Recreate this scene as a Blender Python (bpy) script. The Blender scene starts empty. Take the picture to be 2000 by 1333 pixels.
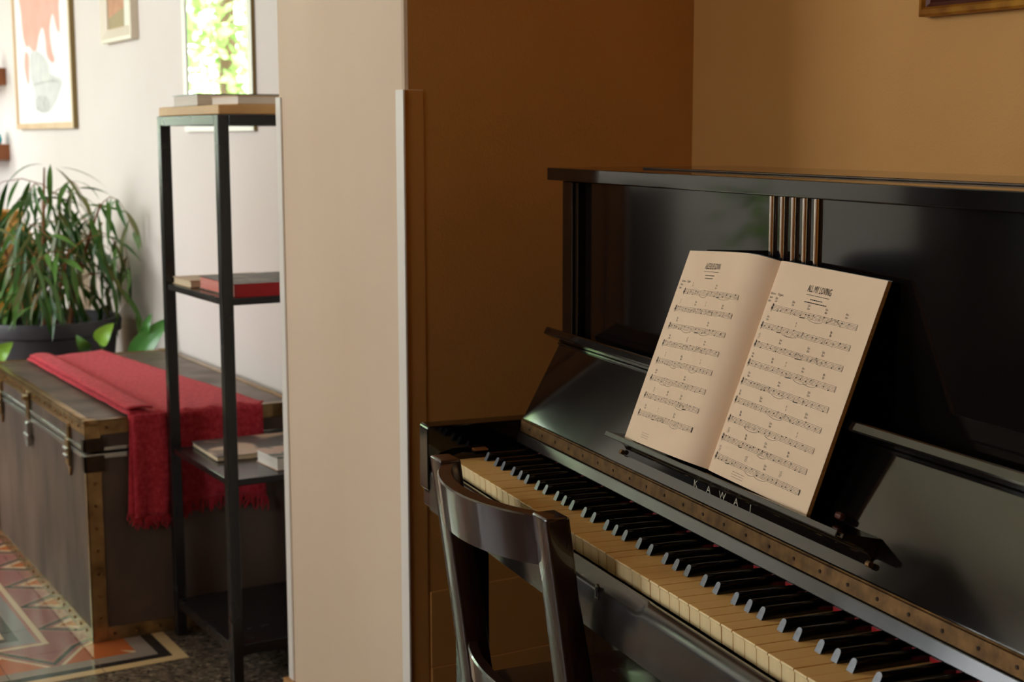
import bpy, bmesh, math, random
from mathutils import Vector, Matrix
from math import pi, sin, cos, radians, sqrt, atan2

random.seed(7)
S = bpy.context.scene
COL = S.collection
V = Vector

# ------------------------------------------------------------------ camera
F_PX, PITCH, ROLL, HEAD = 2890.77, 0.1381, -0.0021, radians(30.3)
CAM = V((0, 0, 1.2224))
ryaw = atan2(-cos(HEAD), sin(HEAD))
fwd = V((sin(ryaw) * cos(PITCH), cos(ryaw) * cos(PITCH), -sin(PITCH)))
rgt = V((cos(ryaw), -sin(ryaw), 0))
upv = rgt.cross(fwd)
r2 = rgt * cos(ROLL) + upv * sin(ROLL)
u2 = -rgt * sin(ROLL) + upv * cos(ROLL)
cd = bpy.data.cameras.new('camera')
cam = bpy.data.objects.new('camera', cd)
COL.objects.link(cam)
cam.matrix_world = Matrix(((r2.x, u2.x, -fwd.x, CAM.x), (r2.y, u2.y, -fwd.y, CAM.y), (r2.z, u2.z, -fwd.z, CAM.z), (0, 0, 0, 1)))
cd.sensor_width = 36.0
cd.lens = F_PX / 2000 * 36
cd.clip_start = 0.05
cd.dof.use_dof = True
cd.dof.focus_distance = 1.78
cd.dof.aperture_fstop = 9.0
S.camera = cam

# ------------------------------------------------------------------ world, sun, daylight portals, exposure
w = bpy.data.worlds.new('world')
S.world = w
w.use_nodes = True
bg = w.node_tree.nodes['Background']
bg.inputs[0].default_value = (0.92, 0.95, 1.0, 1)
bg.inputs[1].default_value = 7.0
sun = bpy.data.objects.new('sun', bpy.data.lights.new('sun', 'SUN'))
COL.objects.link(sun)
sun.data.energy = 12
sun.data.angle = 0.02
sun.data.color = (1.0, 0.95, 0.85)
sun.rotation_euler = V((-0.55, -0.35, -0.85)).to_track_quat('-Z', 'Y').to_euler()
S.view_settings.view_transform = 'Standard'
S.view_settings.look = 'None'
S.view_settings.exposure = 0.9
S.view_settings.gamma = 1.0
S.view_settings.use_curve_mapping = False
S.cycles.use_denoising = True
S.cycles.max_bounces = 9
S.cycles.diffuse_bounces = 6
S.cycles.glossy_bounces = 5
S.cycles.sample_clamp_indirect = 12
S.cycles.caustics_reflective = False
S.cycles.caustics_refractive = False

# room constants (metres, camera stands at x=0,y=0)
XN, XF, YR, YP, YW, YO = -2.29, -2.87, 1.127, 1.738, 1.45, -2.6
XE, YS, XR, H = -7.6, -2.6, 2.4, 3.6
WIN1 = (-0.50, 0.82, 1.02, 3.0)       # on the far end wall: y0,y1,z0,z1
WIN2 = (-6.95, -5.9, 0.30, 3.3)       # on the front wall: x0,x1,z0,z1
WIN3 = (-5.7, -3.9, 1.3, 3.3)          # wide high window in the front wall
FILL_WIN = (-1.9, -0.9, 1.2, 2.4)          # unseen opening added to bring ambient light into the piano room


def portal(name, loc, sx, sz, target):
    l = bpy.data.lights.new(name, 'AREA')
    l.shape = 'RECTANGLE'
    l.size, l.size_y = sx, sz
    o = bpy.data.objects.new(name, l)
    COL.objects.link(o)
    o.location = loc
    o.rotation_euler = V(target).to_track_quat('-Z', 'Z').to_euler()
    l.cycles.is_portal = True
    return o


portal('window_daylight', (XE - 0.05, (WIN1[0] + WIN1[1]) / 2, (WIN1[2] + WIN1[3]) / 2), WIN1[1] - WIN1[0], WIN1[3] - WIN1[2], (1, 0, 0))
for wn in (WIN2, WIN3, FILL_WIN):
    portal('window_daylight', ((wn[0] + wn[1]) / 2, YS - 0.05, (wn[2] + wn[3]) / 2), wn[1] - wn[0], wn[3] - wn[2], (0, 1, 0))


# ------------------------------------------------------------------ materials
def lin(c):
    out = []
    for v in c[:3]:
        v = v / 255
        out.append(v / 12.92 if v <= 0.04045 else ((v + 0.055) / 1.055) ** 2.4)
    return (*out, 1)


MATS = {}


def mat(name, rgb, rough=0.5, metal=0.0, rgb2=None, nscale=8.0, ndetail=3.0, bump=0.0, bscale=None, spec=0.5, coat=0.0, stretch=None, sheen=0.0, trans=0.0, rough2=None, contrast=None):
    m = bpy.data.materials.new(name)
    m.use_nodes = True
    nt = m.node_tree
    b = nt.nodes['Principled BSDF']
    b.inputs['Base Color'].default_value = lin(rgb)
    b.inputs['Roughness'].default_value = rough
    b.inputs['Metallic'].default_value = metal
    b.inputs['Specular IOR Level'].default_value = spec
    b.inputs['Coat Weight'].default_value = coat
    b.inputs['Coat Roughness'].default_value = 0.05
    b.inputs['Sheen Weight'].default_value = sheen
    b.inputs['Transmission Weight'].default_value = trans
    tc = nt.nodes.new('ShaderNodeTexCoord')
    mp = nt.nodes.new('ShaderNodeMapping')
    nt.links.new(tc.outputs['Object'], mp.inputs[0])
    if stretch:
        mp.inputs['Scale'].default_value = stretch
    nz = nt.nodes.new('ShaderNodeTexNoise')
    nz.inputs['Scale'].default_value = nscale
    nz.inputs['Detail'].default_value = ndetail
    nt.links.new(mp.outputs[0], nz.inputs['Vector'])
    if rgb2 is not None:
        cr = nt.nodes.new('ShaderNodeValToRGB')
        lo, hi = contrast or (0.3, 0.7)
        cr.color_ramp.elements[0].position = lo
        cr.color_ramp.elements[1].position = hi
        cr.color_ramp.elements[0].color = lin(rgb)
        cr.color_ramp.elements[1].color = lin(rgb2)
        nt.links.new(nz.outputs['Fac'], cr.inputs[0])
        nt.links.new(cr.outputs[0], b.inputs['Base Color'])
    if rough2 is not None:
        mr = nt.nodes.new('ShaderNodeMapRange')
        mr.inputs[1].default_value = 0.35
        mr.inputs[2].default_value = 0.65
        mr.inputs[3].default_value = rough
        mr.inputs[4].default_value = rough2
        nt.links.new(nz.outputs['Fac'], mr.inputs[0])
        nt.links.new(mr.outputs[0], b.inputs['Roughness'])
    if bump:
        n2 = nt.nodes.new('ShaderNodeTexNoise')
        n2.inputs['Scale'].default_value = bscale or nscale * 4
        n2.inputs['Detail'].default_value = 2
        nt.links.new(mp.outputs[0], n2.inputs['Vector'])
        bp = nt.nodes.new('ShaderNodeBump')
        bp.inputs['Strength'].default_value = bump
        bp.inputs['Distance'].default_value = 0.004
        nt.links.new(n2.outputs['Fac'], bp.inputs['Height'])
        nt.links.new(bp.outputs[0], b.inputs['Normal'])
    MATS[name] = m
    return m


mat('wall_white', (228, 219, 211), 0.85, rgb2=(223, 213, 204), nscale=2, bump=0.06, bscale=120)
mat('wall_cream', (228, 203, 174), 0.7, rgb2=(220, 194, 163), nscale=3, bump=0.05, bscale=90, stretch=(1, 1, 0.3))
mat('wall_ochre', (210, 155, 84), 0.75, rgb2=(202, 146, 75), nscale=3, bump=0.12, bscale=260)
mat('ceiling', (240, 236, 228), 0.9)
mat('guard_white', (240, 232, 220), 0.4)
mat('guard_ochre', (206, 150, 80), 0.75)
mat('skirting_wood', (196, 150, 96), 0.4, rgb2=(176, 128, 78), nscale=6, stretch=(1, 1, 8))
mat('lacquer', (13, 10, 9), 0.05, rgb2=(17, 13, 11), nscale=3, rough2=0.09)
mat('lacquer_worn', (30, 26, 24), 0.14, rgb2=(38, 33, 30), nscale=5, rough2=0.26, spec=0.8)
mat('lacquer_board', (13, 10, 9), 0.05, rgb2=(17, 13, 11), nscale=3, rough2=0.10, spec=0.85)
mat('ivory', (236, 190, 118), 0.35, rgb2=(228, 180, 106), nscale=14, stretch=(1, 0.15, 1))
mat('ivory_front', (240, 214, 160), 0.45, rgb2=(230, 202, 148), nscale=60, stretch=(1, 1, 0.1))
mat('ebony', (10, 10, 11), 0.16, spec=0.6)
mat('ebony_glare', (120, 124, 130), 0.3, rgb2=(104, 108, 114), nscale=200)  # black key fronts: window reflection painted in as a lighter grey
mat('brass_worn', (132, 98, 58), 0.45, 0.8, rgb2=(88, 64, 38), nscale=60, ndetail=5)
mat('chrome', (235, 225, 215), 0.12, 1.0)
mat('silver_letter', (188, 180, 160), 0.35, 0.6)
mat('red_felt', (190, 20, 28), 0.95, sheen=0.3, bump=0.2, bscale=900)
mat('black_void', (8, 7, 7), 0.8)
mat('key_wood', (160, 105, 55), 0.6, rgb2=(130, 84, 40), nscale=20)
mat('chair_wood', (36, 18, 12), 0.22, rgb2=(46, 24, 17), nscale=6, stretch=(1, 1, 0.15), rough2=0.34, coat=0.8)
mat('paper', (238, 208, 174), 0.8, rgb2=(232, 201, 166), nscale=9)
mat('paper_edge', (214, 168, 96), 0.8, rgb2=(190, 140, 74), nscale=400, stretch=(0.02, 1, 1))
mat('ink', (46, 34, 26), 0.8)
mat('book_cover_black', (22, 22, 24), 0.35)
mat('gold_frame', (206, 146, 48), 0.34, 0.35, rgb2=(150, 92, 28), nscale=25)
mat('gold_frame_dark', (80, 34, 14), 0.4, 0.3)
mat('shelf_metal', (30, 28, 28), 0.2, 0.1, rough2=0.28, nscale=8)
mat('shelf_wood', (226, 180, 118), 0.45, rgb2=(206, 156, 96), nscale=10, stretch=(0.2, 1, 1))
mat('trunk_vinyl', (106, 88, 76), 0.36, rgb2=(74, 60, 51), nscale=7, ndetail=6, rough2=0.52, bump=0.1, bscale=150, stretch=(1, 1, 0.4))
mat('trunk_trim', (176, 144, 96), 0.26, 0.7, rgb2=(128, 98, 60), nscale=24, ndetail=5)
mat('trunk_rail', (190, 190, 184), 0.25, 0.85)
mat('trunk_iron', (44, 32, 24), 0.4, 0.6, rgb2=(70, 52, 36), nscale=30)
mat('rivet', (120, 82, 44), 0.4, 0.8)
mat('scarf', (176, 22, 42), 0.95, rgb2=(214, 62, 74), nscale=90, ndetail=4, bump=0.6, bscale=320, sheen=0.08)
mat('fringe', (186, 26, 42), 0.95, sheen=0.3)
mat('leaf_dark', (38, 84, 26), 0.35, rgb2=(62, 108, 36), nscale=5)
mat('leaf_mid', (64, 112, 38), 0.38, rgb2=(92, 130, 50), nscale=5)
mat('leaf_olive', (96, 106, 52), 0.42, rgb2=(116, 118, 62), nscale=5)
mat('leaf_lime', (142, 190, 60), 0.4, rgb2=(120, 170, 50), nscale=5)
mat('leaf_broad', (66, 130, 56), 0.3, rgb2=(96, 158, 76), nscale=6)
mat('cane', (150, 96, 50), 0.6, rgb2=(118, 72, 38), nscale=30)
mat('pot_grey', (62, 58, 62), 0.5, rgb2=(50, 47, 52), nscale=5)
mat('soil', (34, 24, 18), 0.95, bump=0.6, bscale=80)
mat('ochre_glaze', (214, 160, 62), 0.35, rgb2=(176, 118, 44), nscale=7)
mat('frame_pale', (222, 190, 148), 0.45, rgb2=(206, 170, 124), nscale=8, stretch=(1, 1, 0.2))
mat('frame_side', (134, 110, 62), 0.5)
mat('frame_white', (244, 238, 226), 0.35)
mat('frame_cream', (226, 214, 192), 0.4)
mat('mirror_glass', (250, 250, 250), 0.015, 1.0)
mat('print_white', (244, 242, 240), 0.75)
mat('print_pink', (240, 166, 148), 0.75, rgb2=(246, 184, 166), nscale=8)
mat('print_grey', (222, 222, 214), 0.75, rgb2=(206, 206, 202), nscale=18)
mat('print_dark', (176, 176, 170), 0.75, rgb2=(206, 206, 200), nscale=30)
mat('print_brick', (206, 156, 122), 0.7, rgb2=(186, 134, 100), nscale=20)
mat('print_olive', (168, 150, 112), 0.7)
mat('print_glare', (232, 232, 214), 0.7)
mat('shelf_brown', (150, 88, 48), 0.5, rgb2=(128, 72, 38), nscale=12, stretch=(0.2, 1, 1))
mat('teal_glass', (36, 176, 190), 0.2)
mat('ceramic_dark', (60, 62, 60), 0.3)
mat('book_red', (176, 10, 22), 0.5)
mat('page_red', (226, 120, 110), 0.8, rgb2=(238, 168, 150), nscale=300, stretch=(0.02, 0.02, 1))
mat('page_cream', (238, 220, 186), 0.8, rgb2=(222, 200, 160), nscale=300, stretch=(0.02, 0.02, 1))
mat('page_white', (240, 234, 222), 0.8, rgb2=(226, 218, 204), nscale=300, stretch=(0.02, 0.02, 1))
mat('cover_photo', (84, 78, 76), 0.4, rgb2=(214, 186, 160), nscale=9, ndetail=2, contrast=(0.5, 0.58))
mat('cover_dark', (58, 54, 50), 0.4, rgb2=(120, 108, 92), nscale=22, contrast=(0.5, 0.62))
mat('cover_pink', (210, 172, 150), 0.4, rgb2=(70, 90, 84), nscale=14, ndetail=2, contrast=(0.56, 0.62))
mat('cover_tan', (214, 184, 142), 0.5)
mat('sideboard_wood', (34, 22, 15), 0.35, rgb2=(48, 31, 21), nscale=4, stretch=(0.3, 1, 3))
mat('blind_cloth', (38, 26, 20), 0.9)
mat('navy_cloth', (30, 42, 66), 0.85, rgb2=(38, 52, 78), nscale=40)
mat('lawn', (120, 122, 92), 0.9, rgb2=(138, 136, 108), nscale=3)
mat('bark', (92, 70, 50), 0.9)
mat('garden_leaf', (112, 160, 76), 0.5, rgb2=(150, 186, 108), nscale=2)
mat('window_frame', (236, 232, 224), 0.4)


def glass_mat():
    m = bpy.data.materials.new('window_glass')
    m.use_nodes = True
    nt = m.node_tree
    for n in list(nt.nodes):
        nt.nodes.remove(n)
    o = nt.nodes.new('ShaderNodeOutputMaterial')
    t = nt.nodes.new('ShaderNodeBsdfTransparent')
    t.inputs[0].default_value = (0.97, 0.98, 0.97, 1)
    g = nt.nodes.new('ShaderNodeBsdfGlossy')
    g.inputs['Roughness'].default_value = 0.01
    mx = nt.nodes.new('ShaderNodeMixShader')
    mx.inputs[0].default_value = 0.05
    nt.links.new(t.outputs[0], mx.inputs[1])
    nt.links.new(g.outputs[0], mx.inputs[2])
    nt.links.new(mx.outputs[0], o.inputs[0])
    MATS['window_glass'] = m


glass_mat()


def terrazzo_mat():
    m = mat('terrazzo', (96, 84, 70), 0.25)
    nt = m.node_tree
    b = nt.nodes['Principled BSDF']
    tc = nt.nodes.new('ShaderNodeTexCoord')
    vo = nt.nodes.new('ShaderNodeTexVoronoi')
    vo.inputs['Scale'].default_value = 110
    nt.links.new(tc.outputs['Object'], vo.inputs['Vector'])
    cr = nt.nodes.new('ShaderNodeValToRGB')
    e = cr.color_ramp.elements
    e[0].position, e[0].color = 0.0, lin((58, 48, 40))
    e[1].position, e[1].color = 1.0, lin((168, 150, 126))
    k = e.new(0.45)
    k.color = lin((96, 84, 70))
    k = e.new(0.75)
    k.color = lin((122, 106, 88))
    nt.links.new(vo.outputs['Color'], cr.inputs[0])
    nt.links.new(cr.outputs[0], b.inputs['Base Color'])


terrazzo_mat()

TX, TY = -3.294, 1.04     # outer corner of the patterned tile carpet


def tile_mat():
    """Encaustic tile print: nested border bands with a zigzag, laid out from the corner of the tile carpet."""
    m = mat('tile_print', (200, 150, 120), 0.13)
    nt = m.node_tree
    b = nt.nodes['Principled BSDF']
    N, L = nt.nodes.new, nt.links.new

    def math_(op, a, c=None, d=None):
        n = N('ShaderNodeMath')
        n.operation = op
        for i, v in enumerate((a, c, d)):
            if v is None:
                continue
            if isinstance(v, (int, float)):
                n.inputs[i].default_value = v
            else:
                L(v, n.inputs[i])
        return n.outputs[0]
    g = N('ShaderNodeNewGeometry')
    sp = N('ShaderNodeSeparateXYZ')
    L(g.outputs['Position'], sp.inputs[0])
    px = math_('SUBTRACT', TX, sp.outputs[0])
    py = math_('SUBTRACT', TY, sp.outputs[1])
    p = math_('MINIMUM', px, py)
    s = math_('MAXIMUM', px, py)
    cr = N('ShaderNodeValToRGB')
    cr.color_ramp.interpolation = 'CONSTANT'
    bands = [(0.0, (226, 192, 140)), (0.031, (46, 42, 42)), (0.057, (158, 142, 128)), (0.098, (176, 118, 108)), (0.264, (232, 206, 170)), (0.278, (182, 124, 118)), (0.288, (150, 146, 146)),
             (0.324, (58, 58, 64)), (0.353, (226, 200, 160)), (0.372, (184, 128, 116)), (0.45, (200, 176, 146))]
    e = cr.color_ramp.elements
    e[0].position, e[0].color = 0.0, lin(bands[0][1])
    e[1].position, e[1].color = bands[-1][0] * 2, lin(bands[-1][1])
    for q, c in bands[1:-1]:
        k = e.new(q * 2)
        k.color = lin(c)
    L(math_('MULTIPLY', p, 2.0), cr.inputs[0])
    # zigzag
    fr = math_('FRACT', math_('DIVIDE', math_('ADD', s, 0.012), 0.2))
    tri = math_('MULTIPLY', math_('ABSOLUTE', math_('SUBTRACT', fr, 0.5)), 2.0)
    zz = math_('ADD', math_('MULTIPLY', tri, 0.145), 0.115)
    dz = math_('ABSOLUTE', math_('SUBTRACT', p, zz))
    line = math_('LESS_THAN', dz, 0.011)
    inzone = math_('MULTIPLY', math_('GREATER_THAN', p, 0.1), math_('LESS_THAN', p, 0.264))
    above = math_('MULTIPLY', math_('LESS_THAN', p, math_('SUBTRACT', zz, 0.030)), inzone)
    above2 = math_('MULTIPLY', math_('LESS_THAN', p, math_('SUBTRACT', zz, 0.046)), inzone)
    below = math_('MULTIPLY', math_('LESS_THAN', math_('ADD', zz, 0.03), p), inzone)

    def mix(f, a, c):
        n = N('ShaderNodeMix')
        n.data_type = 'RGBA'
        L(f, n.inputs['Factor'])
        L(a, n.inputs[6])
        n.inputs[7].default_value = lin(c)
        return n.outputs[2]
    col = mix(above, cr.outputs[0], (232, 204, 164))
    col = mix(above2, col, (196, 104, 56))
    col = mix(below, col, (168, 104, 100))
    col = mix(math_('MULTIPLY', line, inzone), col, (66, 74, 60))
    nz = N('ShaderNodeTexNoise')
    nz.inputs['Scale'].default_value = 9
    nz.inputs['Detail'].default_value = 5
    L(g.outputs['Position'], nz.inputs['Vector'])
    mm = N('ShaderNodeMix')
    mm.data_type = 'RGBA'
    mm.blend_type = 'MULTIPLY'
    mm.inputs['Factor'].default_value = 0.5
    L(col, mm.inputs[6])
    L(nz.outputs['Color'], mm.inputs[7])
    hs = N('ShaderNodeHueSaturation')
    hs.inputs['Value'].default_value = 1.25
    L(mm.outputs[2], hs.inputs['Color'])
    L(col, b.inputs['Base Color'])


tile_mat()


# ------------------------------------------------------------------ mesh helpers
class MB:
    def __init__(self):
        self.v, self.f, self.m = [], [], []

    def quad(self, pts, mi=0):
        n = len(self.v)
        self.v += [tuple(p) for p in pts]
        self.f.append(tuple(range(n, n + len(pts))))
        self.m.append(mi)
        return self

    def box(self, x0, x1, y0, y1, z0, z1, mi=0):
        n = len(self.v)
        self.v += [(x, y, z) for z in (z0, z1) for y in (y0, y1) for x in (x0, x1)]
        for q in ((0, 2, 3, 1), (4, 5, 7, 6), (0, 1, 5, 4), (2, 6, 7, 3), (0, 4, 6, 2), (1, 3, 7, 5)):
            self.f.append(tuple(n + i for i in q))
            self.m.append(mi)
        return self

    def prism(self, poly, axis, a, b, mi=0):
        """poly: list of 2D points; extruded along axis from a to b. 2D points are the two other axes in xyz order."""
        n, k = len(self.v), len(poly)

        def P(q, t):
            if axis == 'x':
                return (t, q[0], q[1])
            if axis == 'y':
                return (q[0], t, q[1])
            return (q[0], q[1], t)
        self.v += [P(q, a) for q in poly] + [P(q, b) for q in poly]
        self.f.append(tuple(n + i for i in range(k))[::-1])
        self.f.append(tuple(n + k + i for i in range(k)))
        self.m += [mi, mi]
        for i in range(k):
            j = (i + 1) % k
            self.f.append((n + i, n + j, n + k + j, n + k + i))
            self.m.append(mi)
        return self

    def tube(self, pts, r, seg=8, mi=0, cap=True):
        pts = [V(p) for p in pts]
        rs = r if isinstance(r, (list, tuple)) else [r] * len(pts)
        n = len(self.v)
        prev = None
        for i, p in enumerate(pts):
            t = (pts[min(i + 1, len(pts) - 1)] - pts[max(i - 1, 0)]).normalized()
            if prev is None:
                a = t.orthogonal().normalized()
            else:
                a = (prev - t * prev.dot(t)).normalized()
            prev = a
            b = t.cross(a)
            for k in range(seg):
                an = 2 * pi * k / seg
                self.v.append(tuple(p + (a * cos(an) + b * sin(an)) * rs[i]))
        for i in range(len(pts) - 1):
            for k in range(seg):
                k2 = (k + 1) % seg
                self.f.append((n + i * seg + k, n + i * seg + k2, n + (i + 1) * seg + k2, n + (i + 1) * seg + k))
                self.m.append(mi)
        if cap:
            self.f.append(tuple(n + k for k in range(seg))[::-1])
            self.f.append(tuple(n + (len(pts) - 1) * seg + k for k in range(seg)))
            self.m += [mi, mi]
        return self

    def lathe(self, prof, c=(0, 0), seg=32, mi=0):
        n = len(self.v)
        for r, z in prof:
            for k in range(seg):
                an = 2 * pi * k / seg
                self.v.append((c[0] + r * cos(an), c[1] + r * sin(an), z))
        for i in range(len(prof) - 1):
            for k in range(seg):
                k2 = (k + 1) % seg
                self.f.append((n + i * seg + k, n + i * seg + k2, n + (i + 1) * seg + k2, n + (i + 1) * seg + k))
                self.m.append(mi)
        return self

    def grid(self, rows, mi=0):
        n = len(self.v)
        h, wd = len(rows), len(rows[0])
        for r in rows:
            self.v += [tuple(p) for p in r]
        for i in range(h - 1):
            for j in range(wd - 1):
                self.f.append((n + i * wd + j, n + i * wd + j + 1, n + (i + 1) * wd + j + 1, n + (i + 1) * wd + j))
                self.m.append(mi)
        return self

    def mesh(self, name, mats, bevel=0.0, seg=2, smooth=False, fix=True):
        me = bpy.data.meshes.new(name)
        me.from_pydata(self.v, [], self.f)
        me.polygons.foreach_set('material_index', self.m)
        for mn in (mats if isinstance(mats, (list, tuple)) else [mats]):
            me.materials.append(MATS[mn])
        if bevel or fix:
            bm = bmesh.new()
            bm.from_mesh(me)
            if fix:
                bmesh.ops.recalc_face_normals(bm, faces=bm.faces)
            if bevel:
                ed = [e for e in bm.edges if len(e.link_faces) == 2 and e.calc_face_angle(0) > 0.5]
                bmesh.ops.bevel(bm, geom=ed, offset=bevel, segments=seg, profile=0.5, affect='EDGES', clamp_overlap=True)
            bm.to_mesh(me)
            bm.free()
        if smooth:
            for p in me.polygons:
                p.use_smooth = True
            if bevel or smooth == 'auto':
                me.set_sharp_from_angle(angle=radians(40))
        return me

    def build(self, name, mats, parent=None, bevel=0.0, seg=2, smooth=False, fix=True, loc=None):
        return obj(name, self.mesh(name, mats, bevel, seg, smooth, fix), parent, loc)


def obj(name, me, parent=None, loc=None):
    o = bpy.data.objects.new(name, me)
    COL.objects.link(o)
    if parent is not None:
        o.parent = parent
    if loc is not None:
        o.location = loc
    return o


def tag(o, label=None, cat=None, group=None, kind=None):
    if label:
        o['label'] = label
    if cat:
        o['category'] = cat
    if group:
        o['group'] = group
    if kind:
        o['kind'] = kind
    return o


def thing(name, label, cat, loc=(0, 0, 0), rz=0.0, group=None):
    o = obj(name, None, None, loc)
    o.rotation_euler = (0, 0, rz)
    o.empty_display_size = 0.1
    return tag(o, label, cat, group)


def struct(o, label=None):
    o['kind'] = 'structure'
    if label:
        o['label'] = label
    return o


def text_mesh(txt, size, align='CENTER', narrow=1.0):
    """2D outline triangles of a word: list of faces (each a list of (x,y))."""
    cu = bpy.data.curves.new('txt', 'FONT')
    cu.body = txt
    cu.size = size
    cu.align_x = align
    cu.resolution_u = 2
    o = bpy.data.objects.new('txt', cu)
    COL.objects.link(o)
    dg = bpy.context.evaluated_depsgraph_get()
    me = o.evaluated_get(dg).to_mesh()
    out = [[(me.vertices[i].co.x * narrow, me.vertices[i].co.y) for i in p.vertices] for p in me.polygons]
    o.evaluated_get(dg).to_mesh_clear()
    bpy.data.objects.remove(o)
    bpy.data.curves.remove(cu)
    return out


# ------------------------------------------------------------------ the rooms
fl = struct(MB().box(XE - 0.2, XR + 0.2, YS - 0.2, YP + 0.2, -0.1, -0.0015).build('floor', 'terrazzo'), 'speckled grey terrazzo floor with a patterned tile carpet')
tm = MB()
tm.box(-0.0993, 0.0993, -0.0993, 0.0993, -0.001, 0.0)
tile_me = tm.mesh('tile', 'tile_print', bevel=0.0006, seg=1)
for i in range(12):
    for j in range(12):
        obj('tile', tile_me, fl, (TX - 0.1 - 0.2 * i, TY - 0.093 - 0.2 * j - 0.007, 0))
struct(MB().box(XE - 0.2, XR + 0.2, YS - 0.2, YP + 0.2, H, H + 0.15).build('ceiling', 'ceiling'), 'plain off-white ceiling')
struct(MB().box(XN, XR + 0.2, YP, YP + 0.2, 0, H).build('wall_back', 'wall_ochre'), 'ochre painted wall behind the piano')
struct(MB().box(XE - 0.2, XF, YW, YW + 0.2, 0, H).build('wall_rear', 'wall_white'), 'white wall of the next room hung with pictures')


def nib(name, y0, y1, z0, z1, label):
    m = MB().box(XF, XN, y0, y1, z0, z1)
    for k, f in enumerate(m.f):
        c = sum((V(m.v[i]) for i in f), V()) / 4
        m.m[k] = 1 if c.x > XN - 1e-4 else (0 if c.x > XF + 1e-4 else 2)
    me = m.mesh(name, ['wall_cream', 'wall_ochre', 'wall_white'], bevel=0.008, seg=2)
    return struct(obj(name, me), label)


nib('wall_middle', YR, YP + 0.2, 0, H, 'thick partition wall, cream end face and ochre side')
nib('wall_middle', YO, YR, 3.1, H, 'partition wall above the wide opening')
# front wall with three windows, end wall with window 1


def wall_with_holes(xa, xb, wins):
    m = MB()
    x = xa
    for w0, w1, za, zb in wins:
        m.box(x, w0, YS - 0.2, YS, 0, H).box(w0, w1, YS - 0.2, YS, 0, za).box(w0, w1, YS - 0.2, YS, zb, H)
        x = w1
    return m.box(x, xb, YS - 0.2, YS, 0, H)


struct(wall_with_holes(XE - 0.2, XN, [WIN2, WIN3]).build('wall_front', 'wall_white'), 'white front wall with two windows')
struct(wall_with_holes(XN, XR + 0.2, [FILL_WIN]).build('wall_front', 'wall_ochre'), 'ochre front wall opposite the piano')
m = MB()
y0, y1, z0, z1 = WIN1
m.box(XE - 0.2, XE, YS, y0, 0, H).box(XE - 0.2, XE, y1, YW, 0, H).box(XE - 0.2, XE, y0, y1, 0, z0).box(XE - 0.2, XE, y0, y1, z1, H)
struct(m.build('wall_left', 'wall_white'), 'white end wall with the garden window')
struct(MB().box(XR, XR + 0.2, YS, YP, 0, H).build('wall_right', 'wall_ochre'), 'ochre wall at the dark end of the piano room')


def window(name, along, a0, a1, z0, z1, plane, label, mullion=True):
    root = struct(obj(name, None), label)

    def bx(p0, p1, q0, q1, d0, d1):
        if along == 'y':
            return MB().box(plane + d0, plane + d1, p0, p1, q0, q1)
        return MB().box(p0, p1, plane + d0, plane + d1, q0, q1)
    s = 0.05
    bx(a0, a1, z0, z0 + s, -0.12, -0.06).build('sill_rail', 'window_frame', root)
    bx(a0, a1, z1 - s, z1, -0.12, -0.06).build('head_rail', 'window_frame', root)
    for c0, c1 in ((a0, a0 + s), (a1 - s, a1), ((a0 + a1) / 2 - 0.025, (a0 + a1) / 2 + 0.025))[:3 if mullion else 2]:
        bx(c0, c1, z0 + s, z1 - s, -0.12, -0.06).build('stile', 'window_frame', root)
    mid = (a0 + a1) / 2
    for c0, c1 in ((a0 + s, mid - 0.025), (mid + 0.025, a1 - s)) if mullion else ((a0 + s, a1 - s),):
        bx(c0, c1, z0 + s, z1 - s, -0.092, -0.088).build('pane', 'window_glass', root)


window('window_1', 'y', *WIN1, XE, 'garden window at the end of the next room', False)
window('window_2', 'x', *WIN2, YS, 'tall window in the front wall')
window('window_3', 'x', *WIN3, YS, 'wide high window in the front wall')
window('fill_window', 'x', *FILL_WIN, YS, 'small unseen window added opposite the piano for fill light')

# corner guards, skirtings
GZ = 1.30
struct(MB().box(XF + 0.0, XF + 0.022, YR - 0.004, YR + 0.002, 0.07, GZ).box(XF - 0.004, XF + 0.002, YR - 0.004, YR + 0.03, 0.07, GZ).build('trim_1', 'guard_white', bevel=0.0012, seg=1), 'white corner guard on the far edge of the partition')
m = MB().box(XN - 0.026, XN + 0.004, YR - 0.004, YR, 0.07, GZ).box(XN, XN + 0.0015, YR, YR + 0.036, 0.07, GZ, 1)
struct(m.build('trim_2', ['guard_white', 'guard_ochre'], bevel=0.001, seg=1), 'white corner guard on the near edge of the partition')
struct(MB().box(XF - 0.014, XN + 0.012, YR - 0.014, YR, 0, 0.07).box(XF - 0.014, XF, YR, YW, 0, 0.07).build('baseboard_middle', 'skirting_wood', bevel=0.003), 'pale wooden skirting round the partition')
struct(MB().box(XN, XN + 0.005, YR + 0.04, YP, 0, 0.27).box(XN, XN + 0.003, YR + 0.04, YP, 0.27, 0.412).build('baseboard_left', 'guard_ochre', bevel=0.002), 'low ochre boarding beside the piano')
struct(MB().box(XE, XF, YW - 0.012, YW, 0, 0.07).build('baseboard_rear', 'skirting_wood', bevel=0.003), 'skirting below the white wall')

# ------------------------------------------------------------------ upright piano
PZ = radians(-8.958)
KH = 0.72
piano = thing('upright_piano', 'glossy black upright piano with open keyboard and yellowed keys', 'piano', (-2.005, 1.066, 0), PZ)
PW = 52 * 0.0235     # 1.222


def pz(b):
    """shift a builder from key-top level to floor level"""
    b.v = [(x, y, z + KH) for x, y, z in b.v]
    return b


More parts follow.
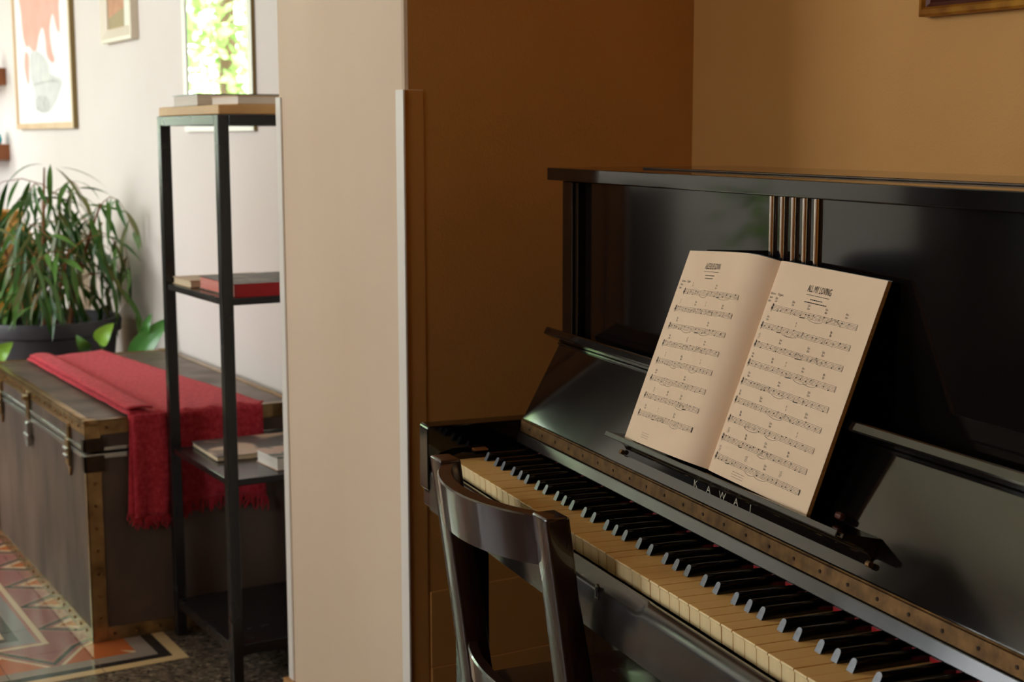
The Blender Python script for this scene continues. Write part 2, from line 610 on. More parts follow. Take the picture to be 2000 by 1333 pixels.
LQ = 'lacquer'
for xa, xb in ((-0.06, -0.02), (PW + 0.02, PW + 0.06)):
    pz(MB().prism([(0.209, -KH), (0.52, -KH), (0.52, 0.43), (0.209, 0.43)], 'x', xa, xb)).build('side_panel', LQ, piano, 0.002)
    # arm: rounded front, dropped lower step
    pz(MB().prism([(-0.0345, 0.051), (-0.037, 0.047), (-0.037, -0.050), (-0.031, -0.056), (-0.031, -0.082), (0.2085, -0.082), (0.2085, 0.051)], 'x', xa, xb)).build('arm', LQ, piano, 0.002)
    pz(MB().box(xa + 0.002, xb + 0.012, 0.02, 0.062, -KH + 0.08, -0.086)).build('leg', LQ, piano, 0.004)
    pz(MB().box(xa - 0.004, xb + 0.016, -0.02, 0.206, -KH, -KH + 0.08)).build('toe_block', LQ, piano, 0.005)
# key blocks at both ends of the keys
pz(MB().prism([(-0.012, -0.03), (-0.012, 0.004), (0.012, 0.010), (0.128, 0.010), (0.128, -0.03)], 'x', -0.0195, -0.0015)).build('key_block', LQ, piano, 0.0015)
pz(MB().prism([(-0.012, -0.03), (-0.012, 0.004), (0.012, 0.010), (0.128, 0.010), (0.128, -0.03)], 'x', PW + 0.0015, PW + 0.0195)).build('key_block', LQ, piano, 0.0015)
pz(MB().box(-0.017, -0.0018, 0.036, 0.058, 0.0102, 0.0125)).build('shim', 'key_wood', piano)
# keybed
pz(MB().box(-0.0195, PW + 0.0195, -0.010, 0.30, -0.078, -0.036)).build('keybed', LQ, piano, 0.002)
# key slip with finger notch
sl = MB()
y_f, y_b, zt, zb = -0.034, -0.0125, -0.0142, -0.082


def slip_profile(round_):
    if round_:
        return [(y_f, zb), (y_b, zb), (y_b, zt - 0.003), (y_b - 0.003, zt), (y_b - 0.009, zt + 0.0012), (y_f + 0.006, zt - 0.002), (y_f + 0.0015, zt - 0.007), (y_f, zt - 0.014)]
    return [(y_f, zb), (y_b, zb), (y_b, zt - 0.003), (y_b - 0.0015, zt - 0.0005), (y_b - 0.003, zt), (y_b - 0.0045, zt - 0.001), (y_f + 0.004, zt - 0.012), (y_f, zt - 0.017)]


segs = [(-0.0195, 1), (0.492, 1), (0.512, 0), (0.708, 0), (0.728, 1), (PW + 0.0195, 1)]
n0 = len(sl.v)
for x, r_ in segs:
    sl.v += [(x, a, b) for a, b in slip_profile(r_)]
for i in range(len(segs) - 1):
    for k in range(8):
        a, b = i * 8 + k, i * 8 + (k + 1) % 8
        sl.f.append((a, b, b + 8, a + 8))
        sl.m.append(0)
sl.f += [tuple(range(8)), tuple(range(40, 48))]
sl.m += [0, 0]
slip = pz(sl).build('key_slip', 'lacquer_worn', piano, smooth='auto')
# keyhole
kh = [(0.611 + 0.0028 * cos(a), -0.028 + 0.0028 * sin(a)) for a in [radians(t) for t in range(-50, 231, 20)]] + [(0.6092, -0.037), (0.6128, -0.037)]
pz(MB().prism([(0.6068, -0.0395), (0.6152, -0.0395), (0.6152, -0.024), (0.611, -0.0215), (0.6068, -0.024)], 'y', y_f - 0.0006, y_f + 0.002)).build('escutcheon', 'lacquer_worn', slip)
pz(MB().prism(kh, 'y', y_f - 0.0010, y_f - 0.0004)).build('keyhole', 'black_void', slip)

# white keys
wm = pz(MB())
wm = MB()
W = 0.0235
g = 0.0006
wm.prism([(-0.0013, -0.0006), (-0.0013, -0.0026), (0.0, -0.0034), (0.0008, -0.0225), (0.146, -0.0225), (0.146, 0.0), (-0.0005, 0.0)], 'x', g, W - g)
wme = pz(wm).mesh('white_key', ['ivory', 'ivory_front'], bevel=0.0003, seg=1)
for p in wme.polygons:
    if p.normal.y < -0.6:
        p.material_index = 1
for k in range(52):
    o = obj('white_key', wme, piano, (k * W, random.uniform(-.0003, .0003), random.uniform(-.0003, .0003)))

# black keys: arched section, sloping front
bk = MB()
arch = [(-0.0055, 0.0), (-0.0050, 0.0085), (-0.0040, 0.0112), (-0.0018, 0.0124), (0.0018, 0.0124), (0.0040, 0.0112), (0.0050, 0.0085), (0.0055, 0.0)]


def section(y, sc, dz=0.0, slope=0.0):
    return [(x * sc, y + slope * z, z + dz) for x, z in arch]


secs = [section(0.0424, 0.96, 0.0006, 0.50), section(0.0436, 1.0, 0.0006, 0.50), section(0.060, 1.0, 0.0006, 0.06), section(0.134, 1.0, 0.0006)]
for s_ in secs:
    bk.v += s_
for i in range(len(secs) - 1):
    for k in range(8):
        a, b = i * 8 + k, i * 8 + (k + 1) % 8
        bk.f.append((a, b, b + 8, a + 8))
        bk.m.append(0)
bk.f += [tuple(range(8)), tuple(range(24, 32))]
bk.m += [0, 0]
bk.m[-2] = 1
bme = pz(bk).mesh('black_key', ['ebony', 'ebony_glare'], smooth='auto')
OFF = {1: -0.003, 2: 0.003, 4: -0.004, 5: 0.0, 6: 0.004}
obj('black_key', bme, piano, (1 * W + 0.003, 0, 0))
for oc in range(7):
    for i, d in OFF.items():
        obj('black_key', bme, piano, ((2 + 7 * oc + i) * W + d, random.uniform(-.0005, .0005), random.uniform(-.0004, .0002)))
# felt, lower rail, hinge, fallboard
pz(MB().box(0, PW, 0.1295, 0.140, 0.0006, 0.0055)).build('felt_strip', 'red_felt', piano)
pz(MB().box(-0.0195, PW + 0.0195, 0.142, 0.150, -0.036, 0.05)).build('action_rail', 'black_void', piano)
pz(MB().prism([(0.112, 0.0165), (0.119, 0.0312), (0.135, 0.0312), (0.135, 0.0165)], 'x', -0.0185, PW + 0.0185)).build('name_rail', 'lacquer_worn', piano, 0.0012)
hg = pz(MB().prism([(0.1186, 0.0335), (0.1202, 0.0508), (0.1235, 0.0508), (0.1235, 0.0335)], 'x', -0.0175, PW + 0.0175)).build('hinge', 'brass_worn', piano)
pz(MB().tube([(-0.0175, 0.1222, 0.0522), (PW + 0.0175, 0.1222, 0.0522)], 0.0012, 6)).build('hinge_pin', 'brass_worn', hg)
scr = pz(MB().tube([(0, 0.1175, 0.042), (0, 0.1205, 0.042)], 0.0022, 10)).mesh('screw', 'trunk_iron')
for k in range(24):
    obj('screw', scr, hg, (0.02 + k * 0.0515, 0.0012, -0.0))
# fallboard frame: origin B0, along-board vector t, outward normal n
B0 = V((0, 0.1215, 0.0530))
bt = V((0, 0.475, 0.880)).normalized()
bn = V((0, -0.880, 0.475)).normalized()


def fb(x, s, d):
    return B0 + V((x, 0, 0)) + bt * s + bn * d


def fbox(x0, x1, s0, s1, d0, d1):
    b = MB()
    b.v = [tuple(fb(x, s, d)) for d in (d0, d1) for s in (s0, s1) for x in (x0, x1)]
    for q in ((0, 2, 3, 1), (4, 5, 7, 6), (0, 1, 5, 4), (2, 6, 7, 3), (0, 4, 6, 2), (1, 3, 7, 5)):
        b.f.append(q)
        b.m.append(0)
    return pz(b)


fall = fbox(-0.0155, PW + 0.0155, 0.001, 0.150, -0.012, 0.0).build('fallboard', 'lacquer_board', piano, 0.0012)
fbox(-0.0155, PW + 0.0155, 0.137, 0.150, 0.0002, 0.034).build('fallboard_lip', 'lacquer_board', fall, 0.0025)
fbox(-0.0155, PW + 0.0155, 0.1325, 0.1365, 0.0002, 0.003).build('bead', LQ, fall, 0.0008)
# music ledge: tapered bracket profile (d out of the board, s up the board)
LP = [(0.0002, 0.0150), (0.0040, 0.0243), (0.0090, 0.0270), (0.0180, 0.0285), (0.0414, 0.0290), (0.0414, 0.0335), (0.0002, 0.0465)]
lb = MB()
for x in (0.352, 0.913):
    lb.v += [tuple(fb(x + (0.006 if x > 0.5 else -0.006) * (1 - d / 0.0414), s, d)) for d, s in LP]
k_ = len(LP)
lb.f += [tuple(range(k_)), tuple(range(k_, 2 * k_))] + [(i, (i + 1) % k_, k_ + (i + 1) % k_, k_ + i) for i in range(k_)]
lb.m += [0] * (k_ + 2)
ledge = pz(lb).build('music_ledge', LQ, fall, 0.0006, 1)
fbox(0.350, 0.905, 0.0272, 0.0345, 0.0416, 0.0446).build('ledge_rim', 'lacquer_worn', ledge, 0.0010)
for x in (0.343, 0.922):
    pz(MB().tube([fb(x - 0.003, 0.0175, 0.004), fb(x + 0.003, 0.0175, 0.004)], 0.0035, 10)).build('pivot_pin', 'brass_worn', ledge)
fbox(0.846, 0.858, 0.047, 0.055, 0.006, 0.014).build('page_clip', 'gold_frame_dark', ledge, 0.003)
# lettering along the foot of the ledge
lt = MB()
for chh, xc in zip('KAWAI', (0.5495, 0.5825, 0.6165, 0.6495, 0.6825)):
    for poly in text_mesh(chh, 0.0128):
        lt.quad([fb(xc + x * 1.25, 0.0156 + y * 0.925, 0.0007 + y * 0.40) for x, y in poly])
pz(lt).build('lettering', 'silver_letter', ledge, fix=False)
# upper panel, chrome bars
up = pz(MB().box(-0.0185, PW + 0.0185, 0.225, 0.245, 0.055, 0.4285)).build('upper_panel', LQ, piano, 0.001)
for xa, xb in ((-0.0195, -0.006), (PW + 0.006, PW + 0.0195)):
    pz(MB().box(xa, xb, 0.213, 0.2245, 0.055, 0.4285)).build('stile', LQ, up, 0.001)
bar = pz(MB().tube([(0, 0.2235, 0.20), (0, 0.2235, 0.428)], 0.0042, 14)).mesh('chrome_bar', 'chrome', smooth='auto')
for k in range(5):
    obj('chrome_bar', bar, up, (0.611 + (k - 2) * 0.0249, 0, 0))
# lid
lid = pz(MB().box(-0.09, PW + 0.09, 0.195, 0.335, 0.4305, 0.4505)).build('lid', LQ, piano, 0.0012)
pz(MB().box(-0.09, PW + 0.09, 0.3355, 0.54, 0.4305, 0.4505)).build('rear_lid', LQ, lid, 0.0012)
pz(MB().box(0.075, PW + 0.03, 0.286, 0.297, 0.4506, 0.4530)).build('lid_hinge', 'trunk_iron', lid, 0.0005)
# lower case
pz(MB().box(-0.0195, PW + 0.0195, 0.215, 0.232, -KH + 0.10, -0.079)).build('lower_panel', LQ, piano, 0.001)
pz(MB().box(-0.0195, PW + 0.0195, 0.205, 0.50, -KH + 0.02, -KH + 0.099)).build('bottom_board', LQ, piano, 0.002)
pz(MB().box(-0.0195, PW + 0.0195, 0.50, 0.52, -KH + 0.02, 0.43)).build('back_board', 'key_wood', piano)
for x in (0.555, 0.611, 0.667):
    pz(MB().tube([(x, 0.21, -KH + 0.06), (x, 0.12, -KH + 0.055), (x, 0.075, -KH + 0.04)], [0.007, 0.008, 0.014], 8)).build('pedal', 'brass_worn', piano)

# ------------------------------------------------------------------ open song book on the ledge
book = thing('song_book', 'open song book with two pages of printed sheet music leaning on piano', 'music book', (-2.005, 1.066, 0), PZ)
GB = V((0.602, 0.1175, 0.1015))      # gutter bottom
GT = V((0.600, 0.2140, 0.3505))      # gutter top
up_v = (GT - GB)
PH = up_v.length
upn = up_v.normalized()
pn = V((1, 0, 0)).cross(upn).normalized()
if pn.y > 0:
    pn = -pn                          # page normal towards the reader
BKW = 0.2245


def page(side, u, v, d=0.0):
    """side -1 left / +1 right, u 0..1 from gutter outwards, v 0..1 from top down, d lift off the paper."""
    if side < 0:
        hgt = 0.031 * (1 - math.exp(-u / 0.09)) * (1 - 0.80 * u) - 0.003 * u
        dh = 0.031 * (math.exp(-u / 0.09) / 0.09 * (1 - 0.80 * u) - 0.80 * (1 - math.exp(-u / 0.09))) - 0.003
    else:
        hgt = 0.007 * (1 - math.exp(-u / 0.035)) * (1 - 0.35 * u)
        dh = 0.0
    base = GB + up_v * (1 - v) + V((side * BKW * u, 0, 0)) + pn * hgt
    base += upn * (-0.004 * u if side < 0 else -0.005 * u)
    nn = (pn - V((side, 0, 0)) * (dh / BKW)).normalized()
    return base + nn * d


US = [0, 0.008, 0.016, 0.025, 0.035, 0.047, 0.06, 0.075] + [0.09 + 0.91 * i / 36 for i in range(37)]
for side, nm, lb in ((-1, 'left_page', 'left page with the song titled ALICE BLUE GOWN'), (1, 'right_page', 'right page with the song titled ALL MY LOVING')):
    b = MB().grid([[page(side, u, v) for u in US] for v in [i / 8 for i in range(9)]])
    o = pz(b).build(nm, 'paper', book, smooth=True, fix=False)
    o['label'] = lb
    # page block behind
    T = 0.0045 if side > 0 else 0.003
    rows = []
    for v in (0.0, 1.0):
        rows.append(([page(side, u, v, -0.0004) for u in US], [page(side, u, v) - pn * (0.0004 + T) for u in US]))
    b = MB()
    for a, c in rows:
        b.grid([a, c])
    e0 = [page(side, 1, v, -0.0004) for v in (0, 1)]
    e1 = [page(side, 1, v) - pn * (0.0004 + T) for v in (0, 1)]
    b.grid([e0, e1])
    b.grid([rows[0][1], rows[1][1]])
    pz(b).build('page_block', 'paper_edge', o)
    cv = MB().grid([[page(side, u, v) - pn * (0.0006 + T) for u in US] for v in (-0.006, 1.0)])
    cv.grid([[page(side, u, v) - pn * (0.0016 + T) for u in US] for v in (-0.006, 1.0)])
    pz(cv).build('cover', 'book_cover_black', book, fix=False)

    # printed music
    ink = MB()
    PWm, PHm = BKW, PH
    lift = 0.00045

    def P(um, vm):
        """um: metres from the page's left edge, vm: metres from top."""
        u = 1 - um / PWm if side < 0 else um / PWm
        return page(side, min(max(u, 0.0), 1.0), vm / PHm, lift)

    def hline(u0, u1, v0, v1, th, n=10):
        for i in range(n):
            a, c = i / n, (i + 1) / n
            ua, uc = u0 + (u1 - u0) * a, u0 + (u1 - u0) * c
            va, vc = v0 + (v1 - v0) * a, v0 + (v1 - v0) * c
            ink.quad([P(ua, va - th / 2), P(uc, vc - th / 2), P(uc, vc + th / 2), P(ua, va + th / 2)])

    def vline(u, v0, v1, th):
        ink.quad([P(u - th / 2, v0), P(u + th / 2, v0), P(u + th / 2, v1), P(u - th / 2, v1)])

    def dot(u, v, ru, rv, n=8, rot=0.35):
        pts = []
        for k in range(n):
            a = 2 * pi * k / n
            x, y = ru * cos(a), rv * sin(a)
            pts.append(P(u + x * cos(rot) + y * sin(rot), v - x * sin(rot) + y * cos(rot)))
        ink.quad(pts)

    def words(txt, u, v, size, narrow=1.0, align='CENTER'):
        for poly in text_mesh(txt, size, align, narrow):
            ink.quad([P(u + x, v - y) for x, y in poly])

    def slur(u0, u1, v, h):
        n = 8
        for i in range(n):
            a, c = i / n, (i + 1) / n
            f_ = lambda t: v + h * 4 * t * (1 - t)
            th = 0.00035
            ink.quad([P(u0 + (u1 - u0) * a, f_(a)), P(u0 + (u1 - u0) * c, f_(c)), P(u0 + (u1 - u0) * c, f_(c) + th), P(u0 + (u1 - u0) * a, f_(a) + th)])

    def scribble(u0, u1, v, h):
        u = u0
        while u < u1:
            l = random.uniform(0.0015, 0.0045)
            ink.quad([P(u, v), P(min(u + l, u1), v), P(min(u + l, u1), v + h), P(u, v + h)])
            u += l + 0.0007

    rng = random.Random(11 if side < 0 else 5)
    gap = 0.00158
    if side < 0:
        n_st, v_first, v_step, uL, uR, tu, tv = 8, 0.213, 0.0918, 0.075, 0.86, 0.43, 0.092
        words('ALICE BLUE GOWN', tu * PWm, tv * PHm, 0.0118, 0.46)
        hline((tu - .105) * PWm, (tu + .105) * PWm, (tv + .013) * PHm, (tv + .013) * PHm, 0.0005, 4)
        scribble((tu - .065) * PWm, (tu + .065) * PWm, (tv + .030) * PHm, 0.0011)
        scribble((tu - .055) * PWm, (tu + .055) * PWm, (tv + .045) * PHm, 0.0009)
        words('Electronic', 0.045 * PWm, 0.166 * PHm, 0.0042, 0.8, 'LEFT')
        words('Organs', 0.125 * PWm, 0.166 * PHm, 0.0044, 0.95, 'LEFT')
        words('Pianos', 0.040 * PWm, 0.184 * PHm, 0.0042, 0.8, 'LEFT')
        words('Guitar', 0.036 * PWm, 0.202 * PHm, 0.0042, 0.8, 'LEFT')
    else:
        n_st, v_first, v_step, uL, uR, tu, tv = 9, 0.215, 0.0886, 0.055, 0.89, 0.485, 0.112
        words('ALL MY LOVING', tu * PWm, tv * PHm, 0.0118, 0.56)
        hline((tu - .105) * PWm, (tu + .105) * PWm, (tv + .013) * PHm, (tv + .013) * PHm, 0.0006, 4)
        scribble((tu - .055) * PWm, (tu + .055) * PWm, (tv + .030) * PHm, 0.0011)
        scribble((tu - .10) * PWm, (tu + .10) * PWm, (tv + .044) * PHm, 0.0011)
        words('Electronic', 0.045 * PWm, 0.158 * PHm, 0.0042, 0.8, 'LEFT')
        words('Organs', 0.125 * PWm, 0.158 * PHm, 0.0044, 0.95, 'LEFT')
        words('Pianos', 0.042 * PWm, 0.176 * PHm, 0.0042, 0.8, 'LEFT')
        words('Guitar', 0.038 * PWm, 0.193 * PHm, 0.0042, 0.8, 'LEFT')
    chords = ['F', 'Dm', 'Gm', 'C7', 'Am', 'Bb']
    for si in range(n_st):
        vc = (v_first + si * v_step) * PHm
        u0 = (uL + (0.045 if si == 0 else 0)) * PWm
        u1 = uR * PWm
        for l in range(5):
            hline(u0, u1, vc + (l - 2) * gap, vc + (l - 2) * gap, 0.00024, 26)
        # clef
        vline(u0 + 0.0032, vc - 3.2 * gap, vc + 3.4 * gap, 0.0006)
        dot(u0 + 0.0032, vc + 0.4 * gap, 0.0020, 0.0019)
        dot(u0 + 0.0040, vc - 2.0 * gap, 0.0010, 0.0018)
        vline(u1 - 0.0003, vc - 2 * gap, vc + 2 * gap, 0.0006 if si < n_st - 1 else 0.0016)
        nb = 4
        for bb in range(1, nb):
            ub = u0 + (u1 - u0) * (bb + rng.uniform(-.1, .1)) / nb
            vline(ub, vc - 2 * gap, vc + 2 * gap, 0.00028)
        u = u0 + (0.016 if si == 0 else 0.011)
        note_us = []
        while u < u1 - 0.005:
            st = rng.choice([-2, -1.5, -1, -.5, 0, .5, 1, 1.5, 2])
            dot(u, vc + st * gap, 0.00098, 0.00072)
            if st > 0:
                vline(u + 0.0009, vc + st * gap - 3.2 * gap, vc + st * gap, 0.00024)
            else:
                vline(u - 0.0009, vc + st * gap, vc + st * gap + 3.2 * gap, 0.00024)
            note_us.append(u)
            u += rng.uniform(0.0065, 0.0135)
        if rng.random() < 0.5 and len(note_us) > 4:
            k = rng.randrange(2, len(note_us) - 2)
            hline(note_us[k], note_us[k + 1], vc + 2.6 * gap, vc + 2.3 * gap, 0.0008, 2)
        for _ in range(2):
            a = u0 + (u1 - u0) * rng.uniform(0.2, 0.7)
            slur(a, a + rng.uniform(0.018, 0.034), vc + 2.5 * gap, 0.0020 if rng.random() < .75 else -0.006)
        nch = rng.choice([3, 4, 4, 5]) if side > 0 else rng.choice([2, 3, 4])
        for k in range(nch):
            a = u0 + (u1 - u0) * (k + rng.uniform(0.05, 0.5)) / nch
            cname = rng.choice(chords)
            words(cname, a, vc - 4.3 * gap, 0.0040, 0.9)
            words(cname, a - 0.0004, vc - 6.6 * gap, 0.0040, 0.9)
    for k in range(3):
        scribble((0.30 if side < 0 else 0.33) * PWm - 0.012, (0.30 if side < 0 else 0.33) * PWm + 0.014, (0.945 + 0.011 * k) * PHm if side < 0 else (0.958 + 0.011 * k) * PHm, 0.00035)
    pz(ink).build('printed_music', 'ink', o, fix=False)

# ------------------------------------------------------------------ chair at the keyboard
chair = thing('dining_chair', 'dark stained wooden chair with curved back rail pushed under the keyboard', 'chair', (-2.005, 1.066, 0), PZ)


def ch(x, y, z):
    """chair coordinates: x from left post outer face, y from back plane at the top, heights from floor -> piano frame"""
    a = radians(2.3)
    return (0.225 + x * cos(a) - y * sin(a), -0.114 + x * sin(a) + y * cos(a), z)


CW, PT = 0.385, 0.042
ZT, ZS = 0.782, 0.455


def lean(z):
    return (ZT - z) * 0.135 if z > ZS else (ZT - ZS) * 0.135 - (ZS - z) * 0.16


for x0 in (0.0, CW - PT):
    b = MB()
    prof = [0.0, 0.25, ZS, ZS + 0.12, ZT - 0.1, ZT]
    for z in prof:
        d = 0.031 if z > 0.6 else 0.036
        y = lean(z)
        k = 0.7 if z == 0 else 1.0
        cx = x0 + PT / 2
        b.v += [ch(cx - PT / 2 * k, y, z), ch(cx + PT / 2 * k, y, z), ch(cx + PT / 2 * k, y + d, z), ch(cx - PT / 2 * k, y + d, z)]
    for i in range(len(prof) - 1):
        for k in range(4):
            k2 = (k + 1) % 4
            b.f.append((i * 4 + k, i * 4 + k2, i * 4 + 4 + k2, i * 4 + 4 + k))
            b.m.append(0)
    b.f += [(3, 2, 1, 0), tuple(len(prof) * 4 - 4 + k for k in range(4))]
    b.m += [0, 0]
    b.build('back_post', 'chair_wood', chair, 0.0035, 3, smooth=True)


def rail(zt, zb, th, bow, name):
    b = MB()
    n = 20
    rows = []
    for i in range(n + 1):
        t = i / n
        x = PT - 0.004 + (CW - 2 * PT + 0.008) * t
        bw = -bow * (4 * t * (1 - t)) ** 0.8 if 0 < t < 1 else 0.0
        yo = lean(zt) + 0.006 + bw
        yo2 = lean(zb) + 0.006 + bw
        rows.append([ch(x, yo2, zb), ch(x, yo + 0.001, zt - 0.002), ch(x, yo + 0.003, zt), ch(x, yo + th - 0.002, zt), ch(x, yo + th, zt - 0.002), ch(x, yo2 + th, zb), ch(x, yo2, zb)])
    b.grid(rows)
    b.f += [tuple(range(6)), tuple(n * 7 + k for k in range(6))]
    b.m += [0, 0]
    b.build(name, 'chair_wood', chair, smooth='auto')


rail(ZT - 0.004, ZT - 0.066, 0.023, 0.048, 'top_rail')
rail(0.520, 0.478, 0.018, 0.030, 'lower_rail')
b = MB()
ys = lean(ZS)
b.prism([(-0.004, 0.037), (CW + 0.004, 0.037), (CW + 0.014, 0.37), (CW - 0.02, 0.40), (0.02, 0.40), (-0.014, 0.37)], 'z', ZS - 0.02, ZS)
b.v = [ch(x, y + ys, z) for x, y, z in b.v]
b.build('seat', 'chair_wood', chair, 0.006, 2, smooth=True)
for x0 in (0.004, CW - PT - 0.004):
    b = MB().box(x0, x0 + PT - 0.004, 0.34, 0.378, 0, ZS - 0.0205)
    b.v = [ch(x, y + ys, z) for x, y, z in b.v]
    b.build('front_leg', 'chair_wood', chair, 0.004)
    b = MB().box(x0 + 0.008, x0 + 0.028, 0.03, 0.34, ZS - 0.075, ZS - 0.0205)
    b.v = [ch(x, y + ys, z) for x, y, z in b.v]
    b.build('side_apron', 'chair_wood', chair, 0.002)
b = MB().box(PT, CW - PT, 0.35, 0.37, ZS - 0.075, ZS - 0.0205)
b.v = [ch(x, y + ys, z) for x, y, z in b.v]
b.build('front_apron', 'chair_wood', chair, 0.002)

# ------------------------------------------------------------------ gold picture frame above the piano
gf = thing('gilt_picture', 'gilt moulded picture frame hanging on the ochre wall above piano', 'picture', (-1.694, YP, 1.402))


def moulding(parent, wd, hh, prof, mats, name='frame_bar'):
    """mitred frame in the xz plane, wall at y=0, prof: (inset from outer edge, depth out of the wall, mat index)"""
    cs = [(0, 0), (wd, 0), (wd, hh), (0, hh)]
    ins = [(1, 1), (-1, 1), (-1, -1), (1, -1)]
    for i in range(4):
        j = (i + 1) % 4
        b = MB()
        for k in range(len(prof) - 1):
            (a, d, mi), (a2, d2, _) = prof[k], prof[k + 1]
            pts = []
            for (c, s, aa, dd) in ((cs[i], ins[i], a, d), (cs[j], ins[j], a, d), (cs[j], ins[j], a2, d2), (cs[i], ins[i], a2, d2)):
                pts.append((c[0] + s[0] * aa, -dd, c[1] + s[1] * aa))
            b.quad(pts, mi)
        b.build(name, mats, parent, fix=False)


moulding(gf, 0.62, 0.52, [(0, 0, 0), (0, 0.020, 0), (0.003, 0.024, 0), (0.010, 0.026, 0), (0.014, 0.021, 1), (0.020, 0.018, 1), (0.024, 0.022, 0), (0.032, 0.020, 0), (0.036, 0.012, 1), (0.043, 0.010, 0), (0.050, 0.004, 0)], ['gold_frame', 'gold_frame_dark'])
MB().box(0.045, 0.575, -0.006, -0.003, 0.045, 0.475).build('canvas', 'print_olive', gf)

# ------------------------------------------------------------------ metal shelf unit beyond the partition
SX0, SX1, SY0, SY1 = -3.475, -3.047, 1.06, 1.385
sh = thing('metal_shelf', 'narrow black metal shelf unit with a pale wooden top', 'shelf', ((SX0 + SX1) / 2, (SY0 + SY1) / 2, 0))


def so(b):
    b.v = [(x - (SX0 + SX1) / 2, y - (SY0 + SY1) / 2, z) for x, y, z in b.v]
    return b


t = 0.025
for xa in (SX0, SX1 - t):
    for ya in (SY0, SY1 - t):
        so(MB().box(xa, xa + t, ya, ya + t, 0, 1.268)).build('leg', 'shelf_metal', sh, 0.0015, 1)
for z0, z1, nm in ((1.246, 1.268, 'top'), (0.859, 0.876, 'mid'), (0.459, 0.476, 'low'), (0.071, 0.098, 'bottom')):
    if nm == 'top':
        for a in ((SX0 + t, SX1 - t, SY0, SY0 + t), (SX0 + t, SX1 - t, SY1 - t, SY1), (SX0, SX0 + t, SY0 + t, SY1 - t), (SX1 - t, SX1, SY0 + t, SY1 - t)):
            so(MB().box(*a, z0, z1)).build('rail', 'shelf_metal', sh, 0.001, 1)
    else:
        tr = so(MB().box(SX0 + t + .001, SX1 - .001, SY0 + 0.004, SY1 - 0.004, z0, z1 - 0.002)).build('tray', 'shelf_metal', sh, 0.0015, 1)
so(MB().box(SX0 + 0.006, SX1 - 0.004, SY0 + 0.004, SY1 - 0.004, 1.2685, 1.289)).build('wooden_top', 'shelf_wood', sh, 0.0015, 1)


def lying_book(name, label, x0, x1, y0, y1, z, th, cover, pages, rz=0.0, spine='+x', ct=0.0018):
    cx, cy = (x0 + x1) / 2, (y0 + y1) / 2
    o = thing(name, label, 'book', (cx, cy, z), rz, 'books on the metal shelf')
    hx, hy = (x1 - x0) / 2, (y1 - y0) / 2
    e = 0.003
    MB().box(-hx, hx, -hy, hy, 0.0003, ct).build('back_cover', cover, o)
    MB().box(-hx, hx, -hy, hy, th - ct, th).build('front_cover', cover, o)
    px0, px1, py0, py1 = -hx + e, hx - e, -hy + e, hy - e
    sp = None
    if spine == '+x':
        px1, sp = hx - ct, (hx - ct, hx, -hy, hy)
    elif spine == '-x':
        px0, sp = -hx + ct, (-hx, -hx + ct, -hy, hy)
    elif spine == '+y':
        py1, sp = hy - ct, (-hx, hx, hy - ct, hy)
    elif spine == '-y':
        py0, sp = -hy + ct, (-hx, hx, -hy, -hy + ct)
    MB().box(px0, px1, py0, py1, ct, th - ct).build('page_block', pages, o)
    if sp:
        MB().box(*sp, ct, th - ct).build('spine', cover, o)
    return o


lying_book('book', 'thick black-covered white book lying on top of the shelf unit', -3.445, -3.225, 1.085, 1.335, 1.2895, 0.027, 'book_cover_black', 'page_white', radians(-4), '+y')
lying_book('book', 'slim pale book lying near the partition on top of the shelf unit', -3.215, -3.065, 1.105, 1.365, 1.2895, 0.019, 'cover_tan', 'page_white', radians(3), '+y')
lying_book('book', 'small cream paperback beside the red book on the middle shelf', -3.442, -3.312, 1.075, 1.28, 0.8745, 0.017, 'cover_tan', 'page_cream', 0.0, '+y')
lying_book('book', 'large red book with dark patterned cover on the middle shelf', -3.295, -3.055, 1.09, 1.352, 0.8745, 0.030, 'cover_dark', 'page_red', 0.0, None)
b = [o for o in COL.objects if o.name.startswith('book') and o.type == 'EMPTY'][-1]
MB().box(0.1202, 0.1218, -0.131, 0.131, 0.0005, 0.0295).build('red_spine', 'book_red', b)
lying_book('book', 'wide magazine with a dark photo cover on the lower shelf', -3.440, -3.235, 1.105, 1.375, 0.4745, 0.012, 'cover_photo', 'page_cream', radians(-2), '+y', 0.0012)
lying_book('book', 'thick white-edged paperback with pink cover on the lower shelf', -3.205, -3.085, 1.185, 1.365, 0.4745, 0.030, 'cover_pink', 'page_white', radians(2), '+y', 0.0012)

# ------------------------------------------------------------------ travel trunk
CX0, CX1, CY0, CY1, CH, CS = -4.600, -3.506, 0.870, 1.412, 0.547, 0.470
tr = thing('travel_trunk', 'old brown travel trunk with brass edge strips and latches', 'trunk', ((CX0 + CX1) / 2, (CY0 + CY1) / 2, 0))


def to(b):
    b.v = [(x - (CX0 + CX1) / 2, y - (CY0 + CY1) / 2, z) for x, y, z in b.v]
    return b


body = to(MB().box(CX0, CX1, CY0, CY1, 0.004, CS - 0.002)).build('body', 'trunk_vinyl', tr, 0.004)
lidt = to(MB().box(CX0, CX1, CY0, CY1, CS + 0.002, CH)).build('lid', 'trunk_vinyl', tr, 0.006)
e, ew = 0.0022, 0.034
# rails round the opening
to(MB().box(CX0 - 0.004, CX1 + 0.004, CY0 - 0.004, CY1 + 0.004, CS + 0.003, CS + 0.013)).build('lid_rail', 'trunk_rail', lidt, 0.002)
to(MB().box(CX0 - 0.004, CX1 + 0.004, CY0 - 0.004, CY1 + 0.004, CS - 0.016, CS - 0.003)).build('body_rail', 'trunk_rail', body, 0.002)
